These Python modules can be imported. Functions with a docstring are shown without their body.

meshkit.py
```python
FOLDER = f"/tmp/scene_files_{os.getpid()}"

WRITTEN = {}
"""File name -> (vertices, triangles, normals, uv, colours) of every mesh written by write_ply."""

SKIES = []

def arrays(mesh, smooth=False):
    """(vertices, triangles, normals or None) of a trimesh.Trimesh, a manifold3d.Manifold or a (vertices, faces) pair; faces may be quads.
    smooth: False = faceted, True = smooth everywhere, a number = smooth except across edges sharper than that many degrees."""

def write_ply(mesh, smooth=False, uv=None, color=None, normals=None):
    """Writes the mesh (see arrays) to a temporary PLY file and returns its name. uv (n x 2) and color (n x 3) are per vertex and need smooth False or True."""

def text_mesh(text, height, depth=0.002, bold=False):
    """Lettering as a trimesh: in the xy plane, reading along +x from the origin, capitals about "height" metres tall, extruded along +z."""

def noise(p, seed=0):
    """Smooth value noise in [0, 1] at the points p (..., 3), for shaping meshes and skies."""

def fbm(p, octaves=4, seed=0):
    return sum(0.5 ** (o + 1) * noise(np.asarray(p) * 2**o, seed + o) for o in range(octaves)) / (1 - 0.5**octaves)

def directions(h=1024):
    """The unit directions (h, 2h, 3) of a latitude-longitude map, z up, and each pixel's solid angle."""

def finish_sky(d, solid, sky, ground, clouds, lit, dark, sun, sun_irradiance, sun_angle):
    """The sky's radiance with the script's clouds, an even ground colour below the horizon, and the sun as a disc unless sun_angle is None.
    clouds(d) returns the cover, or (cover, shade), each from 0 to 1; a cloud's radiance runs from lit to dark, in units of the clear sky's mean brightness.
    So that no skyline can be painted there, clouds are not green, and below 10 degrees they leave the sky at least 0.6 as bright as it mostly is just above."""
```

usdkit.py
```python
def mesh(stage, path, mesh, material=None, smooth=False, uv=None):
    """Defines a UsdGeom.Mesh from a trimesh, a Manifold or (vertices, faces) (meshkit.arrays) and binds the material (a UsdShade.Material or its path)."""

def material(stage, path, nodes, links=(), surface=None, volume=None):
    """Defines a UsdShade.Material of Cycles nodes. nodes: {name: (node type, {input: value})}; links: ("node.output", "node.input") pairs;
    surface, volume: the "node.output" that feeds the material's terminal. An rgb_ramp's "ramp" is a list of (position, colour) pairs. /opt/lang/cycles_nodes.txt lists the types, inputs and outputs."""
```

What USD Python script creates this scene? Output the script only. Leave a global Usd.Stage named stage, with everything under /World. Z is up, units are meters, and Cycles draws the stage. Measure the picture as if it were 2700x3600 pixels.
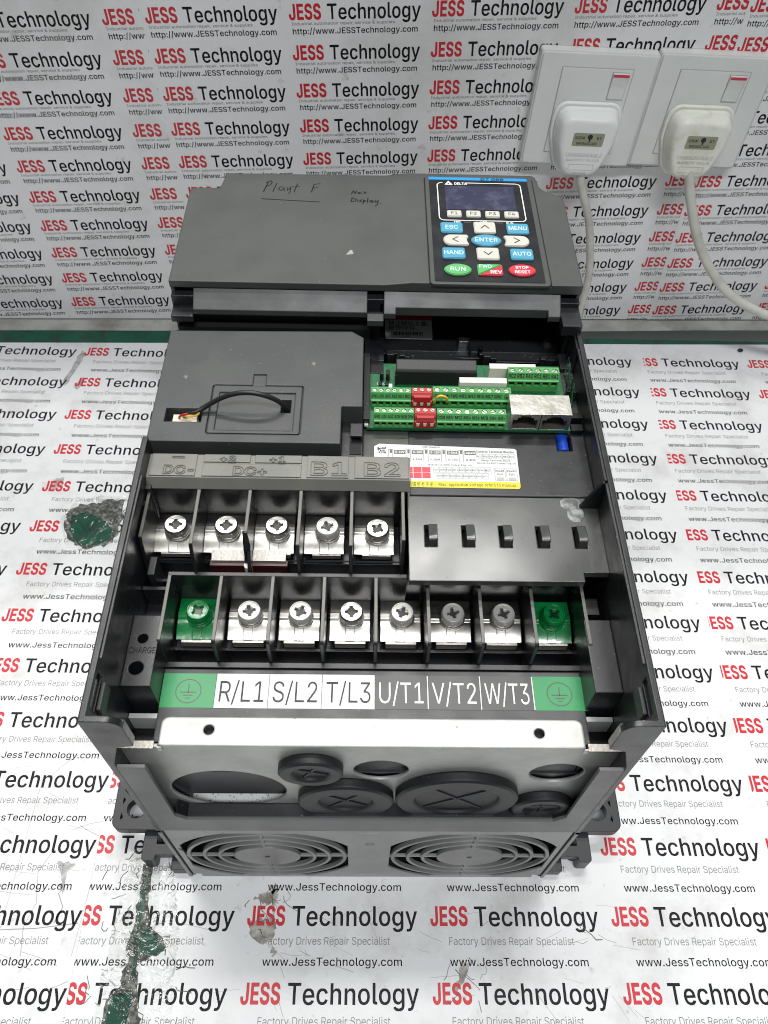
import glob, math, random
import numpy as np
import trimesh, usdkit
import meshkit
from manifold3d import Manifold, CrossSection, FillRule
from pxr import Usd, UsdGeom, UsdLux, UsdShade, Gf, Sdf
from PIL import Image, ImageDraw, ImageFont
from shapely import affinity
from shapely.geometry import Polygon, Point, LineString, box as sbox, MultiPolygon
from shapely.ops import unary_union
from shapely.geometry.polygon import orient

random.seed(7); rng = np.random.default_rng(7)
stage = Usd.Stage.CreateInMemory()
UsdGeom.SetStageUpAxis(stage, 'Z'); UsdGeom.SetStageMetersPerUnit(stage, 1.0)
UsdGeom.Xform.Define(stage, '/World'); UsdGeom.Scope.Define(stage, '/World/Looks')

# ---------------------------------------------------------------- camera (hand-held phone above the bench, looking down 54 degrees)
cam = UsdGeom.Camera.Define(stage, '/World/camera')
cam.CreateHorizontalApertureAttr(27.0); cam.CreateFocalLengthAttr(27.0 * 1751.997 / 1659)
cam.CreateFStopAttr(64.0); cam.CreateFocusDistanceAttr(0.37)
cam.CreateExposureAttr(-0.14)
def rot(axis, a):
    c, s = math.cos(a), math.sin(a)
    return np.array([[1,0,0],[0,c,-s],[0,s,c]]) if axis == 'x' else np.array([[c,-s,0],[s,c,0],[0,0,1]])
PITCH, ROLL, YAW = 0.93817, 0.04453, -0.03822
R = rot('z', YAW) @ rot('x', math.pi / 2 - PITCH) @ rot('z', ROLL)
M4 = np.eye(4); M4[:3, :3] = R.T; M4[3, :3] = (-0.00385, -0.10498, 0.49534)
cam.AddTransformOp().Set(Gf.Matrix4d(M4.tolist()))

# ---------------------------------------------------------------- room light: ceiling tubes and the dim bounce of the workshop
def rect_light(name, pos, w, h, inten, col, rx=0.0):
    l = UsdLux.RectLight.Define(stage, '/World/' + name)
    l.CreateWidthAttr(w); l.CreateHeightAttr(h); l.CreateIntensityAttr(inten); l.CreateColorAttr(Gf.Vec3f(*col))
    l.AddTranslateOp().Set(Gf.Vec3d(*pos)); l.AddRotateXOp().Set(rx)
rect_light('ceiling_lamp_back', (-0.22, 1.36, 2.3), 1.5, 0.16, 46.0, (1.0, 0.985, 0.955))
rect_light('ceiling_lamp_middle', (-0.05, 0.72, 2.3), 1.6, 0.2, 30.0, (1.0, 0.985, 0.955))
rect_light('ceiling_lamp_front', (0.2, -0.75, 2.3), 1.2, 0.2, 55.0, (0.97, 0.985, 1.0))
dome = UsdLux.DomeLight.Define(stage, '/World/room_ambience')
dm = usdkit.material(stage, '/World/Looks/room_ambience', {'b': ('background_shader', {'color': (0.86, 0.93, 0.95), 'strength': 0.20})}, [], surface='b.background')
UsdShade.MaterialBindingAPI.Apply(dome.GetPrim()).Bind(dm)

# ---------------------------------------------------------------- materials
def mat(name, col, rough=0.5, metal=0.0, spec=0.5, bump=None, var=None, dust=None, bevel=None, rvar=None, coat=0.0, stretch=None, trans=0.0):
    """bump=(scale, strength, dist); var=(scale, colour2, lo, hi); dust=(scale, threshold, colour); bevel=radius m; rvar=(scale, lo, hi)"""
    n = {'p': ('principled_bsdf', {'base_color': col, 'roughness': rough, 'metallic': metal, 'specular_ior_level': spec, 'coat_weight': coat, 'transmission_weight': trans})}
    L = []; n['g'] = ('geometry', {}); src = 'g.position'
    if stretch:
        n['mp'] = ('mapping', {'scale': stretch}); L.append(('g.position', 'mp.vector')); src = 'mp.vector'
    c = None
    if var:
        n['vn'] = ('noise_texture', {'scale': var[0], 'detail': 5.0, 'roughness': 0.62}); L.append((src, 'vn.vector'))
        n['vr'] = ('rgb_ramp', {'ramp': [(0, col), (var[2], col), (var[3], var[1]), (1, var[1])]}); L += [('vn.fac', 'vr.fac')]; c = 'vr.color'
    if dust:
        n['dn'] = ('noise_texture', {'scale': dust[0], 'detail': 2.0, 'roughness': 0.5}); L.append(('g.position', 'dn.vector'))
        n['dr'] = ('rgb_ramp', {'ramp': [(0, (0, 0, 0)), (dust[1], (0, 0, 0)), (min(dust[1] + .035, 1), (1, 1, 1)), (1, (1, 1, 1))]}); L.append(('dn.fac', 'dr.fac'))
        n['dm'] = ('mix_color', {'a': col, 'b': dust[2]}); L.append(('dr.color', 'dm.fac'))
        if c: L.append((c, 'dm.a'))
        c = 'dm.result'
    if c: L.append((c, 'p.base_color'))
    if rvar:
        n['rn'] = ('noise_texture', {'scale': rvar[0], 'detail': 4.0}); L.append((src, 'rn.vector'))
        n['rm'] = ('map_range', {'from_min': 0.3, 'from_max': 0.7, 'to_min': rvar[1], 'to_max': rvar[2]}); L += [('rn.fac', 'rm.value'), ('rm.result', 'p.roughness')]
    nrm = None
    if bevel:
        n['bv'] = ('bevel', {'radius': bevel, 'samples': 6}); nrm = 'bv.bevel'
    if bump:
        n['bn'] = ('noise_texture', {'scale': bump[0], 'detail': 3.0}); L.append((src, 'bn.vector'))
        n['bp'] = ('bump', {'strength': bump[1], 'distance': bump[2]}); L.append(('bn.fac', 'bp.height'))
        if nrm: L.append((nrm, 'bp.normal'))
        nrm = 'bp.normal'
    if nrm: L.append((nrm, 'p.normal'))
    return usdkit.material(stage, '/World/Looks/' + name, n, L, surface='p.BSDF')
DUST = (.22, .22, .21)
M = {}
M['cover'] = mat('cover_plastic', (.050, .054, .052), .44, bump=(2600, .25, .0002), dust=(900, .74, (.2, .2, .19)), bevel=.0009, var=(30, (.060, .064, .061), .4, .62), rvar=(45, .40, .54))
M['panel'] = mat('panel_plastic', (.043, .047, .047), .42, bump=(2600, .25, .0002), dust=(700, .73, DUST), bevel=.0008, var=(35, (.054, .057, .056), .42, .62), rvar=(60, .34, .52))
M['case'] = mat('case_plastic', (.0145, .0155, .0175), .30, bump=(2200, .2, .0002), dust=(650, .72, (.16, .16, .16)), bevel=.0007, rvar=(80, .24, .40))
M['inner'] = mat('inner_black_plastic', (.0085, .009, .011), .30, spec=.4, dust=(1000, .71, (.10, .10, .11)), bevel=.0004)
M['tray'] = mat('tray_black_plastic', (.030, .031, .034), .42, dust=(800, .66, (.14, .14, .14)), bevel=.0004)
M['strip'] = mat('terminal_cover_plastic', (.15, .15, .134), .36, bump=(1800, .2, .0002), dust=(500, .76, (.22, .21, .18)), bevel=.0004, var=(50, (.18, .173, .15), .4, .65), rvar=(60, .3, .46))
M['plate'] = mat('cover_plate_plastic', (.055, .058, .055), .26, spec=.7, bump=(1500, .12, .0001), dust=(420, .71, (.03, .03, .03)), bevel=.0006, var=(26, (.08, .078, .068), .45, .66), rvar=(24, .15, .30))
M['divider'] = mat('divider_plastic', (.10, .098, .088), .36, bevel=.0003, var=(180, (.15, .135, .105), .5, .72))
M['frame'] = mat('grey_painted_metal', (.24, .245, .24), .42, metal=.35, bump=(1600, .2, .0001), bevel=.0006, rvar=(50, .36, .5))
M['steel'] = mat('brushed_steel', (.50, .505, .485), .48, metal=.45, var=(70, (.42, .425, .405), .36, .64), dust=(700, .72, (.25, .25, .24)), bump=(300, .12, .0002), rvar=(40, .36, .54), bevel=.0012)
M['zinc'] = mat('speckled_zinc_steel', (.74, .76, .75), .5, metal=.15, dust=(900, .62, (.2, .21, .2)), bump=(700, .3, .0002))
M['inner_zinc'] = mat('inner_zinc_wall', (.62, .63, .61), .5, metal=.1, var=(50, (.52, .53, .52), .4, .65))
M['chip'] = mat('bare_plastic_chip', (.36, .35, .31), .6, var=(600, (.16, .16, .15), .42, .6))
M['fan_metal'] = mat('fan_plate_metal', (.34, .345, .335), .45, metal=.4, var=(40, (.28, .285, .275), .36, .64), bump=(900, .2, .0001), bevel=.0005)
M['lip'] = mat('lip_grey_paint', (.135, .138, .136), .42, bump=(1600, .2, .0001), bevel=.0006, rvar=(50, .36, .5))
M['nickel'] = mat('nickel_plate', (.60, .585, .55), .3, metal=1.0, bump=(160, .10, .0004), rvar=(120, .24, .38), var=(150, (.52, .495, .44), .5, .72), bevel=.0004)
M['screw'] = mat('screw_nickel', (.60, .585, .55), .36, metal=1.0, bevel=.0003)
M['screw_worn'] = mat('worn_screw_nickel', (.62, .61, .575), .42, metal=.45, bevel=.0003)
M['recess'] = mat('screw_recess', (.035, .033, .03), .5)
M['tin'] = mat('dull_tin', (.46, .44, .41), .5, metal=.9, bump=(900, .6, .0003), var=(500, (.42, .40, .36), .45, .65))
M['green_metal'] = mat('green_lacquer', (.004, .19, .045), .2, spec=.7, bump=(180, .2, .0006), bevel=.0004, var=(260, (.003, .125, .03), .45, .68), coat=.4)
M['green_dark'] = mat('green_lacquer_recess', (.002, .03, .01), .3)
M['maroon'] = mat('maroon_sleeve', (.055, .010, .011), .4)
M['white_tip'] = mat('white_plastic_tip', (.72, .70, .62), .4)
M['rubber'] = mat('grommet_rubber', (.013, .0135, .0145), .5, bump=(900, .3, .0003), bevel=.0008, dust=(800, .74, (.09, .09, .09)))
M['foot'] = mat('mount_foot_plastic', (.013, .014, .018), .4, bevel=.0007, bump=(900, .2, .0002))
M['pcb'] = mat('circuit_board_green', (.008, .13, .042), .35, var=(900, (.006, .09, .03), .45, .6))
M['tb_green'] = mat('connector_green', (.085, .36, .10), .42, bevel=.0002, var=(300, (.065, .30, .08), .4, .7))
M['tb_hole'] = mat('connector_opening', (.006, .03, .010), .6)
M['tb_red'] = mat('switch_red', (.44, .022, .022), .4, bevel=.0002)
M['ink'] = mat('black_ink', (.012, .012, .014), .5)
M['inkpen'] = mat('marker_ink', (.004, .004, .005), .6, spec=.2)
M['inkgrey'] = mat('grey_ink', (.13, .13, .13), .5)
M['white_print'] = mat('white_print', (.78, .78, .76), .45)
M['label_white'] = mat('white_label', (.66, .67, .66), .4, dust=(1300, .70, (.40, .40, .38)))
M['label_green'] = mat('green_label', (.012, .25, .075), .38, dust=(900, .72, (.02, .14, .05)))
M['label_dark'] = mat('charcoal_label', (.045, .047, .048), .38)
M['yellow'] = mat('yellow_label', (.80, .70, .02), .45)
M['label_red'] = mat('red_label', (.68, .05, .07), .45)
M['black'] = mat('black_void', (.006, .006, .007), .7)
M['gloss_black'] = mat('keypad_black_film', (.010, .011, .013), .22, dust=(420, .74, (.10, .10, .11)), rvar=(70, .16, .36))
M['lcd'] = mat('lcd_glass', (.032, .034, .070), .2, var=(120, (.09, .095, .15), .48, .75), rvar=(160, .08, .3))
M['blue'] = mat('blue_film', (.01, .27, .62), .4)
M['key_blue'] = mat('key_blue', (.07, .31, .46), .36, bevel=.0004)
M['key_white'] = mat('key_grey_white', (.56, .55, .49), .42, bevel=.0004)
M['key_green'] = mat('key_green', (.10, .42, .13), .38, bevel=.0004)
M['key_red'] = mat('key_red', (.60, .03, .05), .38, bevel=.0004)
M['key_text'] = mat('key_print', (.72, .86, .88), .4)
M['cable'] = mat('black_cable', (.012, .012, .012), .42)
M['wire_red'] = mat('wire_red', (.45, .02, .03), .4)
M['wire_yellow'] = mat('wire_yellow', (.75, .52, .06), .4)
M['wire_blue'] = mat('wire_blue', (.01, .06, .48), .4)
M['cream'] = mat('cream_connector', (.68, .60, .46), .5, bevel=.0003)
M['relay'] = mat('relay_white', (.72, .70, .62), .42, bevel=.0003)
M['gold'] = mat('gold_contacts', (.8, .6, .2), .3, metal=1.0)
M['jack'] = mat('jack_shell', (.68, .66, .60), .30, metal=.95, bump=(150, .3, .0008), bevel=.0002, var=(120, (.52, .50, .45), .45, .7))
M['glue'] = mat('glue_blob', (.26, .27, .26), .4, bump=(500, .4, .0005), var=(260, (.08, .085, .08), .40, .58))
M['socket'] = mat('socket_white', (.72, .73, .71), .34, bevel=.0012, var=(18, (.66, .67, .65), .45, .7))
M['plug'] = mat('plug_white', (.83, .84, .82), .36, bevel=.0012)
M['plug_old'] = mat('plug_cream_white', (.82, .82, .74), .4, bevel=.0012, var=(60, (.62, .60, .50), .52, .75))
M['plug_label'] = mat('plug_fuse_label', (.30, .31, .20), .35)
M['flex'] = mat('mains_flex', (.60, .59, .54), .5, var=(70, (.48, .46, .41), .4, .68), bump=(300, .3, .0005))
M['switch_red'] = mat('switch_red_strip', (.62, .03, .07), .4)
M['gap'] = mat('shadow_gap', (.32, .33, .32), .5)
M['bench'] = mat('green_bench_top', (.004, .085, .048), .24, var=(60, (.012, .045, .034), .45, .66), bump=(120, .3, .0008), dust=(420, .72, (.16, .24, .21)))
M['tape'] = mat('dirty_tape', (.40, .405, .385), .3, var=(22, (.22, .21, .185), .42, .66), bump=(60, .5, .002), coat=.3)
M['ply'] = mat('torn_paper_ply', (.27, .265, .24), .7, var=(330, (.05, .055, .048), .34, .56), bump=(400, .8, .0015))
M['scar'] = mat('brown_paper_scar', (.50, .47, .43), .6, var=(210, (.24, .21, .185), .38, .6), bump=(300, .6, .001))
M['smudge'] = mat('grey_smudge', (.52, .52, .51), .5, var=(260, (.34, .335, .33), .4, .6))
M['line'] = mat('paper_scratch', (.30, .295, .28), .5)
M['red_ink'] = mat('red_ink', (.58, .022, .035), .38)
M['text_ink'] = mat('charcoal_ink', (.010, .010, .013), .5, spec=.2)
M['sub_ink'] = mat('grey_print', (.20, .20, .205), .42)
def paper(name, base, dirt, scale, bscale):
    n = {'g': ('geometry', {}), 'a': ('noise_texture', {'scale': scale, 'detail': 7.0, 'roughness': .66}), 'b': ('noise_texture', {'scale': scale * 9, 'detail': 4.0, 'roughness': .6}),
         'ra': ('rgb_ramp', {'ramp': [(0, base), (.50, base), (.72, dirt), (1, dirt)]}), 'rb': ('rgb_ramp', {'ramp': [(0, (1, 1, 1)), (.64, (1, 1, 1)), (.76, (.72, .70, .67)), (1, (.6, .58, .55))]}),
         'm': ('mix_color', {'blend_type': 'multiply', 'fac': 1.0}), 'c': ('noise_texture', {'scale': bscale, 'detail': 3.0, 'distortion': 1.2}), 'bp': ('bump', {'strength': .35, 'distance': .0015}),
         'rr': ('map_range', {'from_min': .3, 'from_max': .7, 'to_min': .24, 'to_max': .42}), 'p': ('principled_bsdf', {})}
    L = [('g.position', 'a.vector'), ('g.position', 'b.vector'), ('g.position', 'c.vector'), ('a.fac', 'ra.fac'), ('b.fac', 'rb.fac'), ('ra.color', 'm.a'), ('rb.color', 'm.b'), ('m.result', 'p.base_color'), ('c.fac', 'bp.height'), ('bp.normal', 'p.normal'), ('a.fac', 'rr.value'), ('rr.result', 'p.roughness')]
    return usdkit.material(stage, '/World/Looks/' + name, n, L, surface='p.BSDF')
M['paper'] = paper('bench_paper', (.77, .775, .78), (.56, .555, .545), 18, 28)
M['paper_wall'] = paper('wall_paper', (.80, .795, .80), (.62, .61, .60), 9, 12)
M['clear'] = usdkit.material(stage, '/World/Looks/clear_tape', {'t': ('transparent_bsdf', {'color': (.94, .95, .94)}), 'gl': ('glossy_bsdf', {'color': (.9, .9, .9), 'roughness': .12}), 'fr': ('fresnel', {'IOR': 1.45}), 'm': ('mix_closure', {}),
     'g': ('geometry', {}), 'n': ('noise_texture', {'scale': 70.0, 'detail': 2.0, 'distortion': 2.0}), 'bp': ('bump', {'strength': 1.0, 'distance': .003})},
     [('g.position', 'n.vector'), ('n.fac', 'bp.height'), ('bp.normal', 'gl.normal'), ('bp.normal', 'fr.normal'), ('fr.fac', 'm.fac'), ('t.BSDF', 'm.closure1'), ('gl.BSDF', 'm.closure2')], surface='m.closure')

# ---------------------------------------------------------------- shape helpers (all in millimetres)
COUNT, ORIGIN = {}, {}
def numbered(parent, name):
    k = (parent, name); COUNT[k] = COUNT.get(k, -1) + 1
    return name if COUNT[k] == 0 else f'{name}_{COUNT[k]:03d}'
def keys(prim, label=None, cat=None, group=None, kind=None):
    for k, v in (('label', label), ('category', cat), ('group', group), ('kind', kind)):
        if v: prim.SetCustomDataByKey(k, v)
def thing(name, label, cat, at=(0, 0, 0), group=None, kind=None):
    p = '/World/' + numbered('/World', name); x = UsdGeom.Xform.Define(stage, p)
    x.AddTranslateOp().Set(Gf.Vec3d(*(np.array(at, float) / 1000))); ORIGIN[p] = np.array(at, float)
    keys(x.GetPrim(), label, cat, group, kind); return p
def vf(m):
    if isinstance(m, list):
        vs, fs, k = [], [], 0
        for q in m:
            v, f = vf(q)
            vs.append(v); fs.append(f + k); k += len(v)
        return np.vstack(vs), np.vstack(fs)
    v, f, _ = meshkit.arrays(m); return np.asarray(v, float), np.asarray(f, int)
def part(name, mesh, m, parent='/World', smooth=30, label=None, kind=None, sub=False):
    v, f = vf(mesh); o = ORIGIN.get(parent, np.zeros(3))
    p = parent + '/' + numbered(parent, name)
    if kind is None and name in ('lettering', 'white_lettering', 'raised_lettering', 'red_lettering', 'black_lettering', 'grey_lettering', 'handwriting', 'printing', 'switch_mark', 'earth_symbol', 'board_print', 'logo', 'lamp_window', 'contacts', 'red_field'): kind = 'stuff'
    prim = usdkit.mesh(stage, p, ((v - o) / 1000, f), M[m], smooth=smooth)
    ORIGIN[p] = o; keys(prim.GetPrim(), label, None, None, kind); return p
def top(name, mesh, m, label, cat=None, group=None, kind=None, smooth=30):
    p = part(name, mesh, m, '/World', smooth); keys(stage.GetPrimAtPath(p), label, cat, group, kind); return p
def B(x0, x1, y0, y1, z0, z1): return Manifold.cube((x1 - x0, y1 - y0, z1 - z0)).translate((x0, y0, z0))
def cs(shape):
    if not hasattr(shape, 'exterior') and not hasattr(shape, 'geoms'): shape = Polygon(shape)
    loops = []
    for g in getattr(shape, 'geoms', [shape]):
        g = orient(g); loops.append(np.array(g.exterior.coords[:-1])); loops += [np.array(i.coords[:-1]) for i in g.interiors]
    return CrossSection(loops, FillRule.Positive)
def EX(shape, axis, a, b):
    m = cs(shape).extrude(b - a)
    if axis == 'z': return m.translate((0, 0, a))
    if axis == 'y': return m.rotate((90, 0, 0)).translate((0, b, 0))
    return m.transform(np.array([[0, 0, 1, a], [1, 0, 0, 0], [0, 1, 0, 0]], float))
def CYL(axis, c, r, h, n=40, r2=None):
    m = Manifold.cylinder(h, r, r if r2 is None else r2, n)
    if axis == 'y': m = m.rotate((-90, 0, 0))
    if axis == 'x': m = m.rotate((0, 90, 0))
    return m.translate(tuple(map(float, c)))
def rrect(x0, x1, y0, y1, r): return sbox(x0 + r, y0 + r, x1 - r, y1 - r).buffer(r, quad_segs=5)
def ell(cx, cy, a, b): return affinity.scale(Point(cx, cy).buffer(1, quad_segs=10), a, b)
def lathe(profile, c, n=36):
    return trimesh.creation.revolve(np.array(profile, float), sections=n).apply_translation(c)
def tube(pts, r, n=10, k=8):
    P = np.array(pts, float)
    if len(P) > 2:
        from scipy.interpolate import CubicSpline
        s = np.r_[0, np.cumsum(np.linalg.norm(np.diff(P, axis=0), axis=1))]
        P = CubicSpline(s, P)(np.linspace(0, s[-1], k * len(P)))
    T = np.gradient(P, axis=0); T /= np.linalg.norm(T, axis=1)[:, None]
    up = np.array([.13, .21, .97]); V = []; F = []
    for p, t in zip(P, T):
        a = np.cross(t, up); a /= np.linalg.norm(a); b = np.cross(t, a); up = -np.cross(t, a) if False else up
        th = np.arange(n) * 2 * np.pi / n; V.append(p + r * (np.cos(th)[:, None] * a + np.sin(th)[:, None] * b))
    V = np.vstack(V); m = len(P)
    for i in range(m - 1):
        for j in range(n):
            q = (j + 1) % n; F += [[i*n+j, i*n+q, (i+1)*n+q], [i*n+j, (i+1)*n+q, (i+1)*n+j]]
    V = np.vstack([V, P[0], P[-1]])
    for j in range(n): F += [[len(V)-2, (j+1) % n, j], [len(V)-1, (m-1)*n+j, (m-1)*n+(j+1) % n]]
    return V, np.array(F)[:, ::-1]

# flat lettering ------------------------------------------------------------
FONT = glob.glob('/opt/blender-*/*/datafiles/fonts/Inter.woff2')[0]
CJK = (glob.glob('/opt/blender-*/*/datafiles/fonts/Noto Sans CJK*') or [FONT])[0]
_glyph = {}
def glyphs(text, wght=400, size=96, cjk=False):
    """the outline of the text, capitals 1 high, left edge of the ink at 0"""
    k = (text, wght, size, cjk)
    if k not in _glyph:
        f = ImageFont.truetype(CJK if cjk else FONT, size)
        if not cjk: f.set_variation_by_axes([14, wght])
        x0, y0, x1, y1 = f.getbbox(text, anchor='ls')
        im = Image.new('L', (x1 - x0 + 8, y1 - y0 + 8)); ImageDraw.Draw(im).text((4 - x0, 4 - y0), text, 255, font=f, anchor='ls')
        on = np.pad((np.asarray(im) > 127), ((0, 0), (1, 1))).astype(np.int8)
        rows, st = np.nonzero(np.diff(on, axis=1) == 1); en = np.nonzero(np.diff(on, axis=1) == -1)[1]
        g = unary_union([sbox(a, -r - 1, b, -r) for r, a, b in zip(rows, st, en)]).buffer(.6).buffer(-.6).simplify(.62 if size > 60 else .5)
        s = 1 / (size * .727); g = affinity.affine_transform(g, [s, 0, 0, s, -4 * s, (4 - y0) * s])
        _glyph[k] = g
    return _glyph[k]
def text(t, x, y, h, w=None, wght=400, align='l', size=96, cjk=False, slant=0.0):
    g = glyphs(t, wght, size, cjk); x0, _, x1, _ = g.bounds
    sx = h if w is None else w / (x1 - x0)
    g = affinity.affine_transform(g, [sx, slant * h, 0, h, -x0 * sx, 0])
    W = (x1 - x0) * sx
    return affinity.translate(g, x - (W if align == 'r' else W / 2 if align == 'c' else 0), y)
class Frame:
    def __init__(s, o, u, v): s.o, s.u, s.v = (np.array(q, float) for q in (o, u, v)); s.n = np.cross(s.u, s.v)
    def __call__(s, v2, off=0.0): v2 = np.asarray(v2, float); return s.o + v2[:, :1] * s.u + v2[:, 1:2] * s.v + off * s.n
def polys(g):
    if isinstance(g, (list, tuple)): return [q for s in g for q in polys(s)]
    return [q for q in getattr(g, 'geoms', [g]) if q.geom_type == 'Polygon' and q.area > 1e-4]
def flat(g, fr, off=0.0):
    vs, fs, k = [], [], 0
    for q in polys(g):
        v, f = trimesh.creation.triangulate_polygon(q, engine='earcut'); v, f = np.asarray(v), np.asarray(f)
        t = v[f]; neg = np.cross(t[:, 1] - t[:, 0], t[:, 2] - t[:, 0]) < 0; f[neg] = f[neg][:, ::-1]
        vs.append(fr(v, off)); fs.append(f + k); k += len(v)
    return np.vstack(vs), np.vstack(fs)
def solid(g, fr, a, b):
    out = []
    for q in polys(g):
        m = trimesh.creation.extrude_polygon(q, b - a, engine='earcut'); v = np.asarray(m.vertices)
        out.append((fr(v[:, :2], 0) + (v[:, 2:] + a) * fr.n, np.asarray(m.faces)))
    return out
FX = lambda z: Frame((0, 0, z), (1, 0, 0), (0, 1, 0))
def stroke(pts, w): return LineString(pts).buffer(w / 2, quad_segs=3)
def ragged(pts, amp, seed, n=5):
    r = np.random.default_rng(seed); P = np.array(pts, float); out = []
    for a, b in zip(P, np.roll(P, -1, 0)):
        for t in np.arange(n) / n: out.append(a + (b - a) * t + r.normal(0, amp, 2) * (t > 0))
    return Polygon(out).buffer(0)

# ================================================================= SETTING
WU = np.array([1, .027, 0]); WU /= np.linalg.norm(WU)
WALL = Frame((0, 476, 0), WU, (0, 0, 1))                     # WALL.n points out of the wall into the room
def wbox(x0, x1, z0, z1, d0, d1): return solid(sbox(x0, z0, x1, z1), WALL, d0, d1)
top('wall', wbox(-1600, 1600, -900, 560, -60, -0.6), 'socket', 'white painted wall behind the workbench', kind='structure')
top('workbench', [B(-1100, 1100, -500, 452, -32, 0), B(-1100, 1100, 452, 456, -32, 0)], 'bench', 'green workbench top showing along the wall and through the torn paper', kind='structure')

# printed sheets on the bench ------------------------------------------------
TEAR = ragged([(-127, 60), (-128.3, 18), (-127.8, 5), (-127.2, -9), (-126.8, -20), (-127.4, -25), (-129.6, -34), (-127.5, -41), (-130, -47), (-129.5, -54), (-135.5, -60), (-136, -70), (-135, -110), (-116, -110), (-116.5, -70), (-118.5, -62), (-120.6, -52), (-122.4, -43), (-113, -40), (-107, -35.5), (-113, -29.5), (-118.5, -25.5), (-121.6, -12), (-121.8, 2), (-121, 16), (-119, 60)], .5, 3)
HOLE = ragged([(-227.7, 251.6), (-222.3, 257.3), (-210.8, 262), (-202.3, 264.4), (-186, 265.9), (-184.9, 245.7), (-185.4, 234.9), (-187.7, 226.3), (-193.8, 222.1), (-207.3, 220.8), (-214.9, 223.8), (-221.5, 230), (-226.8, 241.8)], .9, 4)
PLY_T = TEAR.buffer(.6).difference(ragged([(-121.5, -27), (-123, -31), (-122.4, -39), (-114, -39), (-108.5, -35.6), (-114, -30)], .6, 5)).difference(ragged([(-128.5, -57), (-134, -61), (-134, -110), (-124, -110), (-122.6, -66), (-122, -57)], .6, 8))
STREAK = ragged([(-126.4, 0), (-125.6, -20), (-125.6, -34), (-124.4, -46), (-124.2, -52), (-123.2, -46), (-123.6, -34), (-124.2, -20), (-124.9, 0)], .4, 16)
PLY_H = ragged([(-229, 251), (-223, 258), (-210, 263), (-202, 265), (-186, 266.5), (-184, 245), (-184.5, 234), (-187, 225), (-193, 221), (-207, 219.5), (-216, 222.5), (-223, 229), (-228, 241)], .8, 6).difference(ragged([(-222.9, 249.7), (-212.6, 253.6), (-207.1, 251.5), (-199.8, 247.7), (-194.1, 243.4), (-190.4, 238), (-190.9, 229.5), (-197.7, 224.1), (-209.6, 223.4), (-216.9, 229.1), (-221.1, 239.7)], .7, 7))
BACK = Polygon([(-700, 427), (700, 460), (700, -260), (-700, -260)])
def bench_block(x, y, skip_sub=False):
    return ([text('JESS', x, y, 10, 20.8, 800)], [text('Technology', x + 24.6, y, 9.9, 69.2, 560), text('www.JessTechnology.com', x + 10, y - 19.4, 3.9, 75, 520, size=64)], [text('Factory Drives Repair Specialist', x + 9.9, y - 9.3, 3.7, 68.6, 360, size=64)])
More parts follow.
